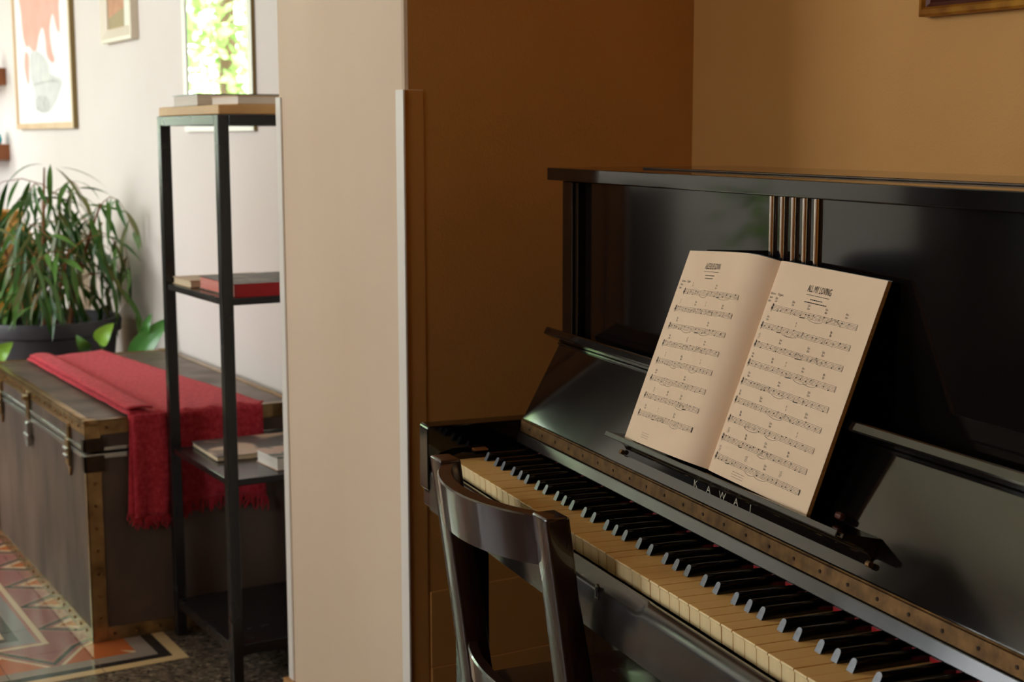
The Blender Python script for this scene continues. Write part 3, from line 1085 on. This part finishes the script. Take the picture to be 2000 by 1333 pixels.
# edge strips (each is an angle along one edge)
for yy, sy in ((CY0, 1), (CY1, -1)):
    b = MB().box(CX0, CX1, min(yy - e * sy, yy + ew * 0.5 * sy), max(yy - e * sy, yy + ew * 0.5 * sy), CH - 0.001, CH + e)
    b.box(CX0, CX1, min(yy - e * sy, yy), max(yy - e * sy, yy), CH - ew, CH + e)
    to(b).build('edge_strip', 'trunk_trim', lidt, 0.0016, 2, smooth=True)
    b = MB().box(CX0, CX1, min(yy - e * sy, yy), max(yy - e * sy, yy), 0.0, ew)
    to(b).build('edge_strip', 'trunk_trim', body)
for xx, sx in ((CX0, 1), (CX1, -1)):
    b = MB().box(min(xx - e * sx, xx + ew * 0.5 * sx), max(xx - e * sx, xx + ew * 0.5 * sx), CY0, CY1, CH - 0.001, CH + e)
    b.box(min(xx - e * sx, xx), max(xx - e * sx, xx), CY0, CY1, CH - ew, CH + e)
    to(b).build('edge_strip', 'trunk_trim', lidt, 0.0008, 1)
    b = MB().box(min(xx - e * sx, xx), max(xx - e * sx, xx), CY0, CY1, 0.0, ew)
    to(b).build('edge_strip', 'trunk_trim', body)
    e3 = e + 0.0008
    for yy, sy in ((CY0, 1), (CY1, -1)):
        b = MB().box(min(xx - e3 * sx, xx), max(xx - e3 * sx, xx), min(yy - e3 * sy, yy + ew * sy), max(yy - e3 * sy, yy + ew * sy), 0.0008, CS - 0.03)
        b.box(min(xx - e3 * sx, xx + 0.012 * sx), max(xx - e3 * sx, xx + 0.012 * sx), min(yy - e3 * sy, yy), max(yy - e3 * sy, yy), 0.0008, CS - 0.03)
        to(b).build('corner_strip', 'trunk_trim', body, 0.0006, 1)
        b = MB().box(min(xx - e3 * sx, xx), max(xx - e3 * sx, xx), min(yy - e3 * sy, yy + ew * sy), max(yy - e3 * sy, yy + ew * sy), CS + 0.03, CH - 0.002)
        to(b).build('corner_strip', 'trunk_trim', lidt, 0.0006, 1)
        # corner cap and iron valance clamps
        to(MB().box(min(xx - 0.005 * sx, xx + 0.03 * sx), max(xx - 0.005 * sx, xx + 0.03 * sx), min(yy - 0.005 * sy, yy + 0.03 * sy), max(yy - 0.005 * sy, yy + 0.03 * sy), CH - 0.012, CH + 0.005)).build('corner_cap', 'trunk_trim', lidt, 0.0045, 2, smooth=True)
        for za, zb, par in ((CS + 0.004, CS + 0.036, lidt), (CS - 0.046, CS - 0.006, body)):
            to(MB().box(min(xx - 0.008 * sx, xx), max(xx - 0.008 * sx, xx), min(yy - 0.008 * sy, yy + 0.042 * sy), max(yy - 0.008 * sy, yy + 0.042 * sy), za, zb).box(min(xx - 0.008 * sx, xx + 0.02 * sx), max(xx - 0.008 * sx, xx + 0.02 * sx), min(yy - 0.008 * sy, yy), max(yy - 0.008 * sy, yy), za, zb)).build('corner_clamp', 'trunk_iron', par, 0.003, 2)
# rivets on the visible strips
rv = MB()


def rivet_x(y, z):
    rv.lathe([(0.0045, 0), (0.0036, 0.002), (0.0005, 0.003)], seg=8)
    for i in range(len(rv.v) - 24, len(rv.v)):
        a, b_, c = rv.v[i]
        rv.v[i] = (CX1 + e + c, y + a, z + b_)


def rivet_y(x, z):
    rv.lathe([(0.0045, 0), (0.0036, 0.002), (0.0005, 0.003)], seg=8)
    for i in range(len(rv.v) - 24, len(rv.v)):
        a, b_, c = rv.v[i]
        rv.v[i] = (x + a, CY0 - e - c, z + b_)


for k in range(9):
    rivet_x(CY0 + 0.05 + k * 0.056, CH - 0.017)
    rivet_x(CY0 + 0.05 + k * 0.056, 0.017)
for k in range(7):
    rivet_x(CY0 + 0.017, 0.06 + k * 0.056)
for k in range(18):
    rivet_y(CX0 + 0.05 + k * 0.058, CH - 0.017)
    rivet_y(CX0 + 0.05 + k * 0.058, 0.017)
rr_ = to(rv).build('rivets', 'rivet', body)
rr_['kind'] = 'stuff'
# latches at both sides and the lock in the middle
for xl in (-3.655, -4.455):
    la = to(MB().box(xl - 0.017, xl + 0.017, CY0 - 0.012, CY0 - 0.0045, CS - 0.055, CS + 0.012)).build('latch', 'trunk_trim', body, 0.003)
    to(MB().prism([(xl - 0.012, CS + 0.014), (xl + 0.012, CS + 0.014), (xl + 0.009, CS + 0.042), (xl, CS + 0.050), (xl - 0.009, CS + 0.042)], 'y', CY0 - 0.008, CY0 - 0.0005)).build('catch', 'trunk_trim', la, 0.001)
    to(MB().prism([(xl - 0.012, CS - 0.057), (xl + 0.012, CS - 0.057), (xl, CS - 0.082)], 'y', CY0 - 0.007, CY0 - 0.0005)).build('latch_tail', 'trunk_trim', la, 0.001)
    for z in (CS - 0.012, CS - 0.03):
        to(MB().tube([(xl - 0.019, CY0 - 0.014, z), (xl + 0.019, CY0 - 0.014, z)], 0.004, 8)).build('latch_roller', 'trunk_rail', la, smooth='auto')
xl = -4.09
lk = to(MB().box(xl - 0.015, xl + 0.015, CY0 - 0.010, CY0 - 0.0045, CS - 0.01, CH - 0.012)).build('hasp', 'trunk_trim', lidt, 0.002)
to(MB().tube([(xl, CY0 - 0.012, CH - 0.022), (xl, CY0 - 0.012, CH - 0.034)], 0.011, 10)).build('hasp_knob', 'trunk_trim', lk, smooth='auto')
lp = to(MB().box(xl - 0.012, xl + 0.012, CY0 - 0.016, CY0 - 0.0045, CS - 0.085, CS - 0.018)).build('lock_plate', 'trunk_rail', body, 0.003)
to(MB().box(xl - 0.026, xl + 0.026, CY0 - 0.018, CY0 - 0.010, CS - 0.060, CS - 0.050)).build('lock_bar', 'trunk_rail', lp, 0.002)

# ------------------------------------------------------------------ red woven runner on the trunk
sc = thing('woven_runner', 'fringed red chenille runner draped over the travel trunk', 'throw', (CX1, 1.13, 0))


def wob(x, y, s=1.0):
    return (sin(x * 23 + y * 11) * 0.5 + sin(x * 51 - y * 37 + 1.3) * 0.3 + sin(x * 9 + y * 61 + 0.6) * 0.35) * s


ztop = CH + 0.0075
rows = []
nV = 44
path = []
for i in range(46):
    x = -4.63 + i * (CX1 - 0.001 + 4.63) / 45
    path.append(('t', x))
for i in range(1, 5):
    path.append(('c', radians(90 * i / 5)))
for i in range(20):
    path.append(('h', i / 19))


def scarf_pt(kind, s, j, layer=0):
    v = j / (nV - 1)
    if kind == 't':
        f_ = (s + 4.63) / (CX1 + 4.63)
        yl = 0.966 + 0.006 * f_
        yr = 1.215 + 0.105 * f_
        y = yl + (yr - yl) * v
        x = s
        if f_ < 0.12:
            x += (0.12 - f_) / 0.12 * (0.08 * (1 - v) - 0.01)
        z = ztop + max(0, wob(x, y, 0.0016)) + (0.008 if v < 0.18 else 0) * (1 - abs(v - 0.09) / 0.09 if v < 0.18 else 0) ** 0.5
        if f_ > 0.75:
            z += max(0, sin(y * 90 + x * 30)) * 0.004 * (f_ - 0.75) * 4
        return V((x, y, z))
    yl, yr = 0.973, 1.312
    y = yl + (yr - yl) * v
    if kind == 'c':
        return V((CX1 - 0.001 + sin(s) * 0.0125, y + wob(0, y, 0.002), ztop - 0.012 + cos(s) * 0.012 + max(0, wob(1, y, 0.0012))))
    fold = 0.006 * (sin(v * 21 + 0.6) * 0.5 + 0.5) * (0.35 + 0.65 * s) + (0.004 * math.exp(-((v - 0.26) / 0.06) ** 2) * (0.3 + s))
    zb = 0.318 - 0.012 * sin(v * 7) - (0.008 if v < 0.3 else 0)
    z = ztop - 0.014 + (zb - ztop + 0.014) * s
    yy = y + 0.012 * s * (sin(v * 9) * 0.6) - 0.012 * s * (1 - v)
    return V((CX1 + 0.0118 + fold + wob(z, yy, 0.0010), yy, z))


for kind, s in path:
    rows.append([scarf_pt(kind, s, j) for j in range(nV)])
b = MB().grid(rows)
n_top = len(b.v)
cl = b
cl.v = [(x - CX1, y - 1.13, z) for x, y, z in cl.v]
cloth = cl.build('cloth', 'scarf', sc, smooth=True, fix=False)
so_ = cloth.modifiers.new('thick', 'SOLIDIFY')
so_.thickness = 0.004
so_.offset = 1.0
# folded-over strip on top along the front
rows = []
for i in range(46):
    x = -4.55 + i * (CX1 + 4.55) / 45
    rows.append([V((x, 0.972 + 0.062 * k / 6 + wob(x, k, 0.002), ztop + 0.011 + 0.004 * sin(pi * k / 6) + wob(x, 3, 0.0008))) for k in range(7)])
b = MB().grid(rows)
b.v = [(x - CX1, y - 1.13, z) for x, y, z in b.v]
o = b.build('folded_edge', 'scarf', sc, smooth=True, fix=False)
so2 = o.modifiers.new('thick', 'SOLIDIFY')
so2.thickness = 0.004
# second, shorter hanging fold in front
rows = []
for i in range(20):
    s = i / 19
    rows.append([V((CX1 + 0.0215 + 0.003 * sin(k * 0.9 + 1) * (0.4 + s) + wob(s, k, 0.001), 0.975 + 0.085 * k / 9 + 0.008 * sin(s * 3) * (k / 9), ztop + 0.002 - (ztop - 0.302) * s)) for k in range(10)])
b = MB().grid(rows)
b.v = [(x - CX1, y - 1.13, z) for x, y, z in b.v]
o = b.build('hanging_fold', 'scarf', sc, smooth=True, fix=False)
so3 = o.modifiers.new('thick', 'SOLIDIFY')
so3.thickness = 0.004
fr = MB()
for k in range(110):
    v = k / 109
    p0 = scarf_pt('h', 1.0, v * (nV - 1))
    l = random.uniform(0.018, 0.036)
    fr.tube([p0 + V((0.002, 0, 0.006)), p0 + V((random.uniform(0, .004), random.uniform(-.006, .006), -l * 0.5)), p0 + V((random.uniform(-.003, .004), random.uniform(-.008, .008), -l))], [0.0022, 0.002, 0.0012], 4)
for k in range(34):
    p0 = V((CX1 + 0.021, 0.975 + 0.085 * k / 33, 0.304))
    l = random.uniform(0.014, 0.032)
    fr.tube([p0, p0 + V((random.uniform(0, .003), random.uniform(-.004, .004), -l * 0.5)), p0 + V((random.uniform(-.003, .003), random.uniform(-.006, .006), -l))], [0.0022, 0.002, 0.0012], 4)
fr.v = [(x - CX1, y - 1.13, z) for x, y, z in fr.v]
o = fr.build('fringe', 'fringe', sc)
o['kind'] = 'stuff'

# ------------------------------------------------------------------ wall pictures and mirror in the next room
pic = thing('framed_print', 'tall framed print of a pink abstract shape above grey drawing', 'picture', (-6.73, YW, 1.253))
moulding(pic, 0.985, 1.36, [(0, 0, 1), (0, 0.020, 0), (0.022, 0.020, 0), (0.024, 0.014, 0), (0.026, 0.010, 0)], ['frame_pale', 'frame_side'])
MB().box(0.024, 0.961, -0.012, -0.003, 0.024, 1.336).build('paper_sheet', 'print_white', pic)


def shape(parent, pts, name, mt, y):
    b = MB()
    b.quad([(x, y, z) for x, z in pts])
    return b.build(name, mt, parent, fix=False)


def half(pts):
    return [(x, z * 0.52) for x, z in pts]


def splot(pts, n=4):
    """smooth closed outline through points"""
    out = []
    k = len(pts)
    for i in range(k):
        p0, p1, p2, p3 = (V((*pts[(i + d) % k], 0)) for d in (-1, 0, 1, 2))
        for t_ in range(n):
            t1 = t_ / n
            q = 0.5 * ((2 * p1) + (-p0 + p2) * t1 + (2 * p0 - 5 * p1 + 4 * p2 - p3) * t1 * t1 + (-p0 + 3 * p1 - 3 * p2 + p3) * t1 ** 3)
            out.append((q.x, q.y))
    return out


shape(pic, splot(half([(0.17, 1.15), (0.15, 0.92), (0.17, 0.75), (0.22, 0.66), (0.27, 0.66), (0.36, 0.60), (0.40, 0.62), (0.45, 0.72), (0.52, 0.78), (0.56, 0.70), (0.58, 0.56), (0.66, 0.50), (0.70, 0.52), (0.66, 0.60), (0.64, 0.75), (0.70, 0.86), (0.76, 0.74), (0.80, 0.72), (0.80, 0.9), (0.78, 1.15)])), 'pink_shape', 'print_pink', -0.0125)
shape(pic, splot(half([(0.20, 0.62), (0.17, 0.52), (0.20, 0.40), (0.24, 0.36), (0.25, 0.46), (0.26, 0.58)])), 'pink_streak', 'print_pink', -0.0126)
shape(pic, splot(half([(0.30, 0.60), (0.28, 0.42), (0.34, 0.30), (0.36, 0.16), (0.52, 0.12), (0.66, 0.18), (0.76, 0.28), (0.80, 0.36), (0.62, 0.42), (0.60, 0.50), (0.44, 0.60)])), 'grey_wash', 'print_grey', -0.0127)
shape(pic, splot(half([(0.36, 0.24), (0.36, 0.15), (0.56, 0.13), (0.58, 0.22), (0.47, 0.26)])), 'grey_smudge', 'print_dark', -0.0129)
shape(pic, splot(half([(0.32, 0.36), (0.52, 0.37), (0.72, 0.37), (0.78, 0.30), (0.73, 0.345), (0.52, 0.352), (0.33, 0.34)])), 'grey_stroke', 'print_dark', -0.0129)

pc2 = thing('small_picture', 'small picture in a cream moulded frame between print and mirror', 'picture', (-5.292, YW, 1.543))
moulding(pc2, 0.375, 0.48, [(0, 0, 0), (0, 0.026, 0), (0.012, 0.028, 0), (0.022, 0.024, 0), (0.045, 0.014, 0), (0.048, 0.006, 0)], ['frame_cream'])
g_ = MB().box(0.044, 0.331, -0.008, -0.003, 0.044, 0.436).build('picture_sheet', 'print_brick', pc2)
shape(pc2, [(0.048, 0.048), (0.24, 0.048), (0.24, 0.11), (0.048, 0.085)], 'ground_area', 'print_olive', -0.0085)
shape(pc2, [(0.24, 0.048), (0.328, 0.048), (0.328, 0.43), (0.25, 0.43)], 'glare_area', 'print_glare', -0.0085)  # bright strip paints the window's reflection in the picture glass

mi = thing('wall_mirror', 'white framed wall mirror reflecting bright garden leaves', 'mirror', (-4.436, YW, 1.236))
moulding(mi, 0.590, 1.02, [(0, 0, 1), (0, 0.011, 0), (0.034, 0.011, 0), (0.036, 0.007, 0)], ['frame_white', 'frame_side'])
MB().box(0.034, 0.556, -0.0075, -0.003, 0.034, 0.986).build('mirror_glass', 'mirror_glass', mi)

for z0, z1, lb in ((1.452, 1.528, 'upper brown wooden wall shelf at the left edge'), (1.116, 1.188, 'lower brown wooden wall shelf below the other shelf')):
    MBo = MB().box(-7.35, -6.985, 1.29, YW, z0, z1).build('wall_shelf', 'shelf_brown', None, 0.003)
    tag(MBo, lb, 'shelf', 'wall shelves at the left edge')
vz = thing('glass_vase', 'small teal glass vase on the lower wall shelf', 'vase', (-7.03, 1.385, 1.188))
MB().lathe([(0.001, 0.001), (0.036, 0.001), (0.042, 0.02), (0.036, 0.045), (0.020, 0.055), (0.024, 0.066), (0.018, 0.066)], seg=16).build('vessel', 'teal_glass', vz, smooth=True)
vz = thing('clay_bottle', 'thin dark bottle on the upper wall shelf', 'bottle', (-7.02, 1.40, 1.528))
MB().lathe([(0.001, 0.001), (0.014, 0.001), (0.015, 0.04), (0.006, 0.06), (0.005, 0.085), (0.001, 0.085)], seg=12).build('vessel', 'ceramic_dark', vz, smooth=True)

# ------------------------------------------------------------------ plants by the trunk
def leaf_mesh(name, length, width, droop, mt, fold=0.25, n=6):
    b = MB()
    for i in range(n + 1):
        t_ = i / n
        wd = width * (sin(pi * t_ ** 0.8)) * 0.5 + 0.0004
        x = length * t_ * (1 - 0.18 * droop * t_)
        z = -droop * length * t_ * t_ * 0.5
        b.v += [(x, -wd, z + fold * wd), (x, 0, z), (x, wd, z + fold * wd)]
    for i in range(n):
        for k in range(2):
            a = i * 3 + k
            b.f.append((a, a + 1, a + 4, a + 3))
            b.m.append(0)
    return b.mesh(name, mt, smooth=True, fix=False)


LEAVES = [leaf_mesh('leaf', l, wd, d, mt) for l, wd, d, mt in ((0.165, 0.018, 0.5, 'leaf_dark'), (0.14, 0.017, 1.0, 'leaf_dark'), (0.18, 0.020, 0.3, 'leaf_mid'), (0.15, 0.017, 0.8, 'leaf_mid'), (0.16, 0.017, 0.6, 'leaf_olive'))]
PX, PY = -5.12, 1.165
plant = thing('potted_plant', 'tall plant with narrow drooping leaves in a dark grey pot', 'plant', (PX, PY, 0))
MB().lathe([(0.001, 0.0), (0.16, 0.0), (0.17, 0.02), (0.222, 0.56), (0.236, 0.565), (0.240, 0.60), (0.236, 0.612), (0.218, 0.612), (0.212, 0.57), (0.205, 0.565)], seg=40).build('pot', 'pot_grey', plant, smooth='auto')
MB().lathe([(0.206, 0.57), (0.1, 0.575), (0.001, 0.578)], seg=28).build('soil', 'soil', plant)
rp = random.Random(3)
canes = []
for (cx, cy, hh, tx, ty) in ((0.05, -0.03, 1.12, 0.02, 0.02), (-0.03, 0.02, 1.05, -0.05, 0.06), (0.07, 0.05, 1.00, 0.08, 0.10), (0.01, -0.07, 0.98, 0.02, -0.12), (-0.08, 0.08, 0.92, -0.06, 0.15), (0.10, -0.01, 0.86, 0.14, 0.03)):
    pts = [V((cx + tx * t_ ** 1.4, cy + ty * t_ ** 1.4, 0.572 + (hh - 0.572) * t_)) for t_ in (0, 0.25, 0.5, 0.75, 1)]
    MB().tube(pts, [0.0085, 0.008, 0.0065, 0.005, 0.003], 8).build('cane', 'cane', plant, smooth='auto')
    canes.append(pts)
count = 0


def put_leaf(p, direction, roll, sc_):
    global count
    me = rp.choice(LEAVES)
    o = obj('leaf', me, plant)
    d = V(direction).normalized()
    q = d.to_track_quat('X', 'Z')
    o.matrix_local = Matrix.Translation(p) @ (q.to_matrix() @ Matrix.Rotation(roll, 3, 'X')).to_4x4() @ Matrix.Scale(sc_, 4)
    count += 1


tw = MB()
for bi in range(36):
    c = canes[bi % len(canes)]
    t_ = rp.uniform(0.22, 1.0)
    k = min(int(t_ * 4), 3)
    p = c[k].lerp(c[k + 1], t_ * 4 - k)
    ang = rp.uniform(0, 2 * pi)
    out = V((cos(ang), sin(ang), 0))
    L_ = rp.uniform(0.14, 0.33)
    rise = rp.uniform(0.04, 0.17)
    pts = []
    for i in range(6):
        s = i / 5
        pts.append(p + out * L_ * s + V((0, 0, rise * 2 * s - (rise + 0.10) * s * s * 1.4)))
    pts = [V((q.x, min(q.y, YW - PY - 0.03), q.z)) for q in pts]
    tw.tube(pts, [0.0025, 0.002, 0.0018, 0.0015, 0.0012, 0.001], 5)
    for i in range(8):
        s = 0.2 + 0.8 * i / 7
        k2 = min(int(s * 5), 4)
        q = pts[k2].lerp(pts[k2 + 1], s * 5 - k2)
        side = out.cross(V((0, 0, 1))) * (1 if i % 2 else -1)
        d = out * rp.uniform(0.1, 1.1) + side * rp.uniform(0.1, 1.1) + V((0, 0, rp.uniform(-1.6, 0.15)))
        if q.y + d.normalized().y * 0.17 > YW - PY - 0.01:
            d.y = -abs(d.y) * 0.3
        put_leaf(q, d, rp.uniform(-0.6, 0.6), rp.uniform(0.75, 1.12))
for dx, dy, dz, dirv in ((0.03, 0.0, 1.13, (0.2, -0.9, 0.1)), (0.02, 0.05, 1.12, (0.3, 0.9, -0.1)), (0.03, 0.02, 1.13, (0.5, -0.2, -0.7)), (0.0, 0.05, 1.11, (-0.2, 0.8, -0.6)), (0.05, 0.03, 1.12, (0.5, 0.5, -0.5))):
    put_leaf(V((dx, dy, dz)), dirv, 0.0, 1.1)
tw.build('twigs', 'cane', plant)['kind'] = 'stuff'
low = MB()
for k in range(150):
    a_ = rp.uniform(0, 2 * pi)
    r_ = rp.uniform(0.02, 0.24)
    c = V((r_ * cos(a_), r_ * sin(a_), rp.uniform(0.66, 1.02)))
    d = (V((cos(a_), sin(a_), 0)) * rp.uniform(0.1, 0.8) + V((rp.uniform(-.6, .6), rp.uniform(-.6, .6), rp.uniform(-1.6, -0.3)))).normalized()
    if c.y + d.y * 0.18 > YW - PY - 0.02:
        continue
    sd = d.cross(V((rp.uniform(-1, 1), rp.uniform(-1, 1), 0.3))).normalized()
    L_, wd = rp.uniform(0.11, 0.18), rp.uniform(0.006, 0.009)
    pts = [c + d * L_ * t_ + V((0, 0, -0.05 * t_ * t_)) for t_ in (0, 0.3, 0.65, 1.0)]
    mi_ = rp.randrange(3)
    for (p0, w0), (p1, w1) in zip(zip(pts, (0.1, 0.9, 1.0, 0.05)), zip(pts[1:], (0.9, 1.0, 0.05))):
        low.quad([p0 - sd * wd * w0, p0 + sd * wd * w0, p1 + sd * wd * w1, p1 - sd * wd * w1], mi_)
low.build('inner_foliage', ['leaf_dark', 'leaf_mid', 'leaf_olive'], plant, fix=False)['kind'] = 'stuff'

# broad-leaved trailing plant beside the trunk's far end
p2 = thing('broad_leaf_plant', 'small plant with broad glossy leaves behind the trunk', 'plant', (-4.73, 1.33, 0))
MB().lathe([(0.001, 0.0), (0.065, 0.0), (0.085, 0.30), (0.092, 0.305), (0.09, 0.33), (0.08, 0.33), (0.076, 0.31), (0.001, 0.315)], seg=24).build('pot', 'pot_grey', p2, smooth='auto')


def broad(parent, base, tip, width, mt, lift=0.02):
    base, tip = V(base), V(tip)
    ax = (tip - base)
    side = ax.cross(V((0.85, -0.5, 0.25))).normalized()
    nrm = side.cross(ax).normalized()
    b = MB()
    n = 10
    for i in range(n + 1):
        t_ = i / n
        wd = width * 0.5 * (sin(pi * t_ ** 0.65) ** 0.75) + 0.0005
        c = base + ax * t_ + nrm * (lift * sin(pi * t_))
        b.v += [tuple(c + side * wd * k + nrm * (abs(k) ** 1.5 * wd * 0.3)) for k in (-1, -0.5, 0, 0.5, 1)]
    for i in range(n):
        for k in range(4):
            a = i * 5 + k
            b.f.append((a, a + 1, a + 6, a + 5))
            b.m.append(0)
    b.build('leaf', mt, parent, smooth=True, fix=False)


for base, tip, wd, mt in (((0.04, -0.01, 0.50), (0.105, 0.10, 0.645), 0.075, 'leaf_broad'), ((0.06, 0.03, 0.58), (0.08, 0.05, 0.66), 0.03, 'leaf_broad'), ((0.0, -0.10, 0.56), (0.03, -0.06, 0.63), 0.055, 'leaf_lime'), ((0.02, -0.14, 0.55), (0.03, -0.18, 0.60), 0.04, 'leaf_mid')):
    broad(p2, base, tip, wd, mt)
    MB().tube([(0, 0, 0.315), (V(base) * 0.6 + V((0, 0, 0.16))), base], 0.003, 6).build('stem', 'leaf_mid', p2)
p3 = thing('lime_sprout', 'single lime green leaf peeping over the trunk at left', 'plant', (-4.70, 0.93, 0))
MB().lathe([(0.001, 0.0), (0.045, 0.0), (0.06, 0.36), (0.055, 0.38), (0.05, 0.36), (0.001, 0.36)], seg=20).build('pot', 'pot_grey', p3, smooth='auto')
MB().tube([(0, 0, 0.36), (0.01, -0.01, 0.46), (0.02, -0.01, 0.54)], 0.003, 6).build('stem', 'leaf_lime', p3)
broad(p3, (0.02, -0.03, 0.535), (0.03, 0.02, 0.595), 0.05, 'leaf_lime')
jar = thing('ochre_jar', 'tall ochre glazed jar half hidden behind the plant leaves', 'jar', (-5.74, 1.135, 0))
MB().lathe([(0.001, 0.0), (0.11, 0.0), (0.13, 0.03), (0.135, 0.3), (0.15, 0.6), (0.15, 0.78), (0.11, 0.88), (0.085, 0.91), (0.10, 0.95), (0.085, 0.95), (0.07, 0.9), (0.001, 0.9)], seg=32).build('vessel', 'ochre_glaze', jar, smooth='auto')

# ------------------------------------------------------------------ things of the next room that show only as reflections
sb = thing('sideboard', 'low dark sideboard under the window, seen as piano reflection', 'sideboard', (-7.34, 0.22, 0))
MB().box(-0.22, 0.22, -0.82, 0.82, 0.10, 0.93).build('body', 'sideboard_wood', sb, 0.004)
MB().box(-0.24, 0.24, -0.84, 0.84, 0.9305, 0.96).build('top', 'sideboard_wood', sb, 0.004)
for k in range(2):
    d = MB().box(0.2205, 0.236, -0.80 + k * 0.81, -0.01 + k * 0.81, 0.14, 0.90).build('door', 'sideboard_wood', sb, 0.003)
    MB().tube([(0.2365, -0.06 + k * 0.12, 0.55), (0.255, -0.06 + k * 0.12, 0.55)], 0.010, 10).build('knob', 'brass_worn', d)
for x in (-0.18, 0.18):
    for y in (-0.76, 0.76):
        MB().box(x - 0.03, x + 0.03, y - 0.03, y + 0.03, 0, 0.099).build('leg', 'sideboard_wood', sb)


def wardrobe(name, label, x, y, sx, sy, hh):
    o = thing(name, label, 'wardrobe', (x, y, 0))
    MB().box(-sx, sx, -sy, sy, 0.06, hh).build('carcass', 'sideboard_wood', o, 0.005)
    MB().box(-sx - 0.02, sx + 0.02, -sy - 0.02, sy + 0.02, hh + 0.0005, hh + 0.05).build('cornice', 'sideboard_wood', o, 0.008)
    MB().box(-sx + 0.02, sx - 0.02, -sy + 0.02, sy - 0.02, 0, 0.0595).build('plinth', 'sideboard_wood', o)
    d = MB().box(sx + 0.0005, sx + 0.018, -sy + 0.02, sy - 0.02, 0.10, hh - 0.04).build('door', 'sideboard_wood', o, 0.004)
    MB().tube([(sx + 0.018, sy - 0.07, 1.1), (sx + 0.04, sy - 0.07, 1.1)], 0.011, 10).build('knob', 'brass_worn', d)


bl = thing('window_blind', 'dark brown fabric blind drawn halfway down the garden window', 'blind', (XE + 0.03, 0.16, 2.03))
MB().box(-0.006, 0.006, -0.60, 0.72, 0.0, 1.02).build('cloth', 'blind_cloth', bl)
MB().box(-0.012, 0.012, -0.605, 0.725, -0.025, -0.0005).build('bottom_bar', 'sideboard_wood', bl)
MB().tube([(0, -0.61, 1.05), (0, 0.73, 1.05)], 0.028, 12).build('roller', 'sideboard_wood', bl)
wardrobe('wardrobe', 'narrow tall dark wardrobe nearer the opening, seen as piano reflection', -4.05, -0.66, 0.15, 0.21, 2.0)
sf = thing('armchair', 'navy armchair seen only as dark reflection in the piano', 'armchair', (-4.95, -0.85, 0))
MB().box(-0.38, 0.38, -0.42, 0.42, 0.12, 0.42).build('seat', 'navy_cloth', sf, 0.05, 3, smooth=True)
MB().box(0.20, 0.40, -0.44, 0.44, 0.40, 0.80).build('backrest', 'navy_cloth', sf, 0.06, 3, smooth=True)
for y in (-0.44, 0.44):
    MB().box(-0.38, 0.30, y - 0.08, y + 0.08, 0.12, 0.60).build('armrest', 'navy_cloth', sf, 0.05, 3, smooth=True)
for x in (-0.3, 0.3):
    for y in (-0.36, 0.36):
        MB().box(x - 0.025, x + 0.025, y - 0.025, y + 0.025, 0, 0.125).build('leg', 'sideboard_wood', sf)
hp = thing('house_plant', 'leafy house plant seen only as green reflection in the piano', 'plant', (-6.9, -1.0, 0))
MB().lathe([(0.001, 0), (0.13, 0), (0.17, 0.32), (0.15, 0.32), (0.001, 0.30)], seg=24).build('pot', 'pot_grey', hp, smooth='auto')
b = MB()
for k in range(150):
    a, h_ = random.uniform(0, 2 * pi), random.uniform(0.42, 0.98)
    r_ = random.uniform(0.02, 0.26)
    c = V((r_ * cos(a), r_ * sin(a), h_))
    d = V((cos(a), sin(a), random.uniform(-0.6, 0.6))).normalized()
    s_ = d.cross(V((0, 0, 1))).normalized() * 0.035
    b.quad([c, c + d * 0.06 + s_, c + d * 0.14, c + d * 0.06 - s_])
b.build('foliage', 'leaf_lime', hp, fix=False)
MB().tube([(0, 0, 0.3), (0.01, 0, 0.6), (0, 0.01, 0.85)], 0.012, 8).build('stem', 'cane', hp)

# ------------------------------------------------------------------ garden outside the end window
struct(MB().box(-22, 6, -16, 9, -0.5, -0.3).build('ground', 'lawn'), 'garden lawn outside the window')


def tree(x, y, h_, r_, n, seed, label):
    rg = random.Random(seed)
    t_ = thing('garden_tree', label, 'tree', (x, y, -0.3), 0, 'garden trees outside the window')
    MB().tube([(0, 0, 0), (0.05, 0.02, h_ * 0.5), (0, 0, h_ * 0.85)], [0.09, 0.07, 0.03], 8).build('trunk', 'bark', t_)
    b = MB()
    for k in range(n):
        while True:
            p = V((rg.uniform(-1, 1), rg.uniform(-1, 1), rg.uniform(-1, 1)))
            if p.length < 1:
                break
        c = V((p.x * r_, p.y * r_, h_ * 0.62 + p.z * h_ * 0.40))
        d = V((rg.uniform(-1, 1), rg.uniform(-1, 1), rg.uniform(-1, 0.6))).normalized()
        s_ = d.orthogonal().normalized()
        s_ = Matrix.Rotation(rg.uniform(0, 6.28), 3, d) @ s_
        L_ = rg.uniform(0.07, 0.14)
        b.quad([c, c + d * L_ * 0.5 + s_ * L_ * 0.3, c + d * L_, c + d * L_ * 0.5 - s_ * L_ * 0.3])
    b.build('crown', 'garden_leaf', t_, fix=False)


tree(-11.3, -1.15, 4.4, 1.9, 6500, 1, 'leafy garden tree nearest the window, reflected in the wall mirror')
tree(-15.8, -2.7, 5.0, 1.8, 2500, 4, 'farther garden tree behind the nearest one outside the window')
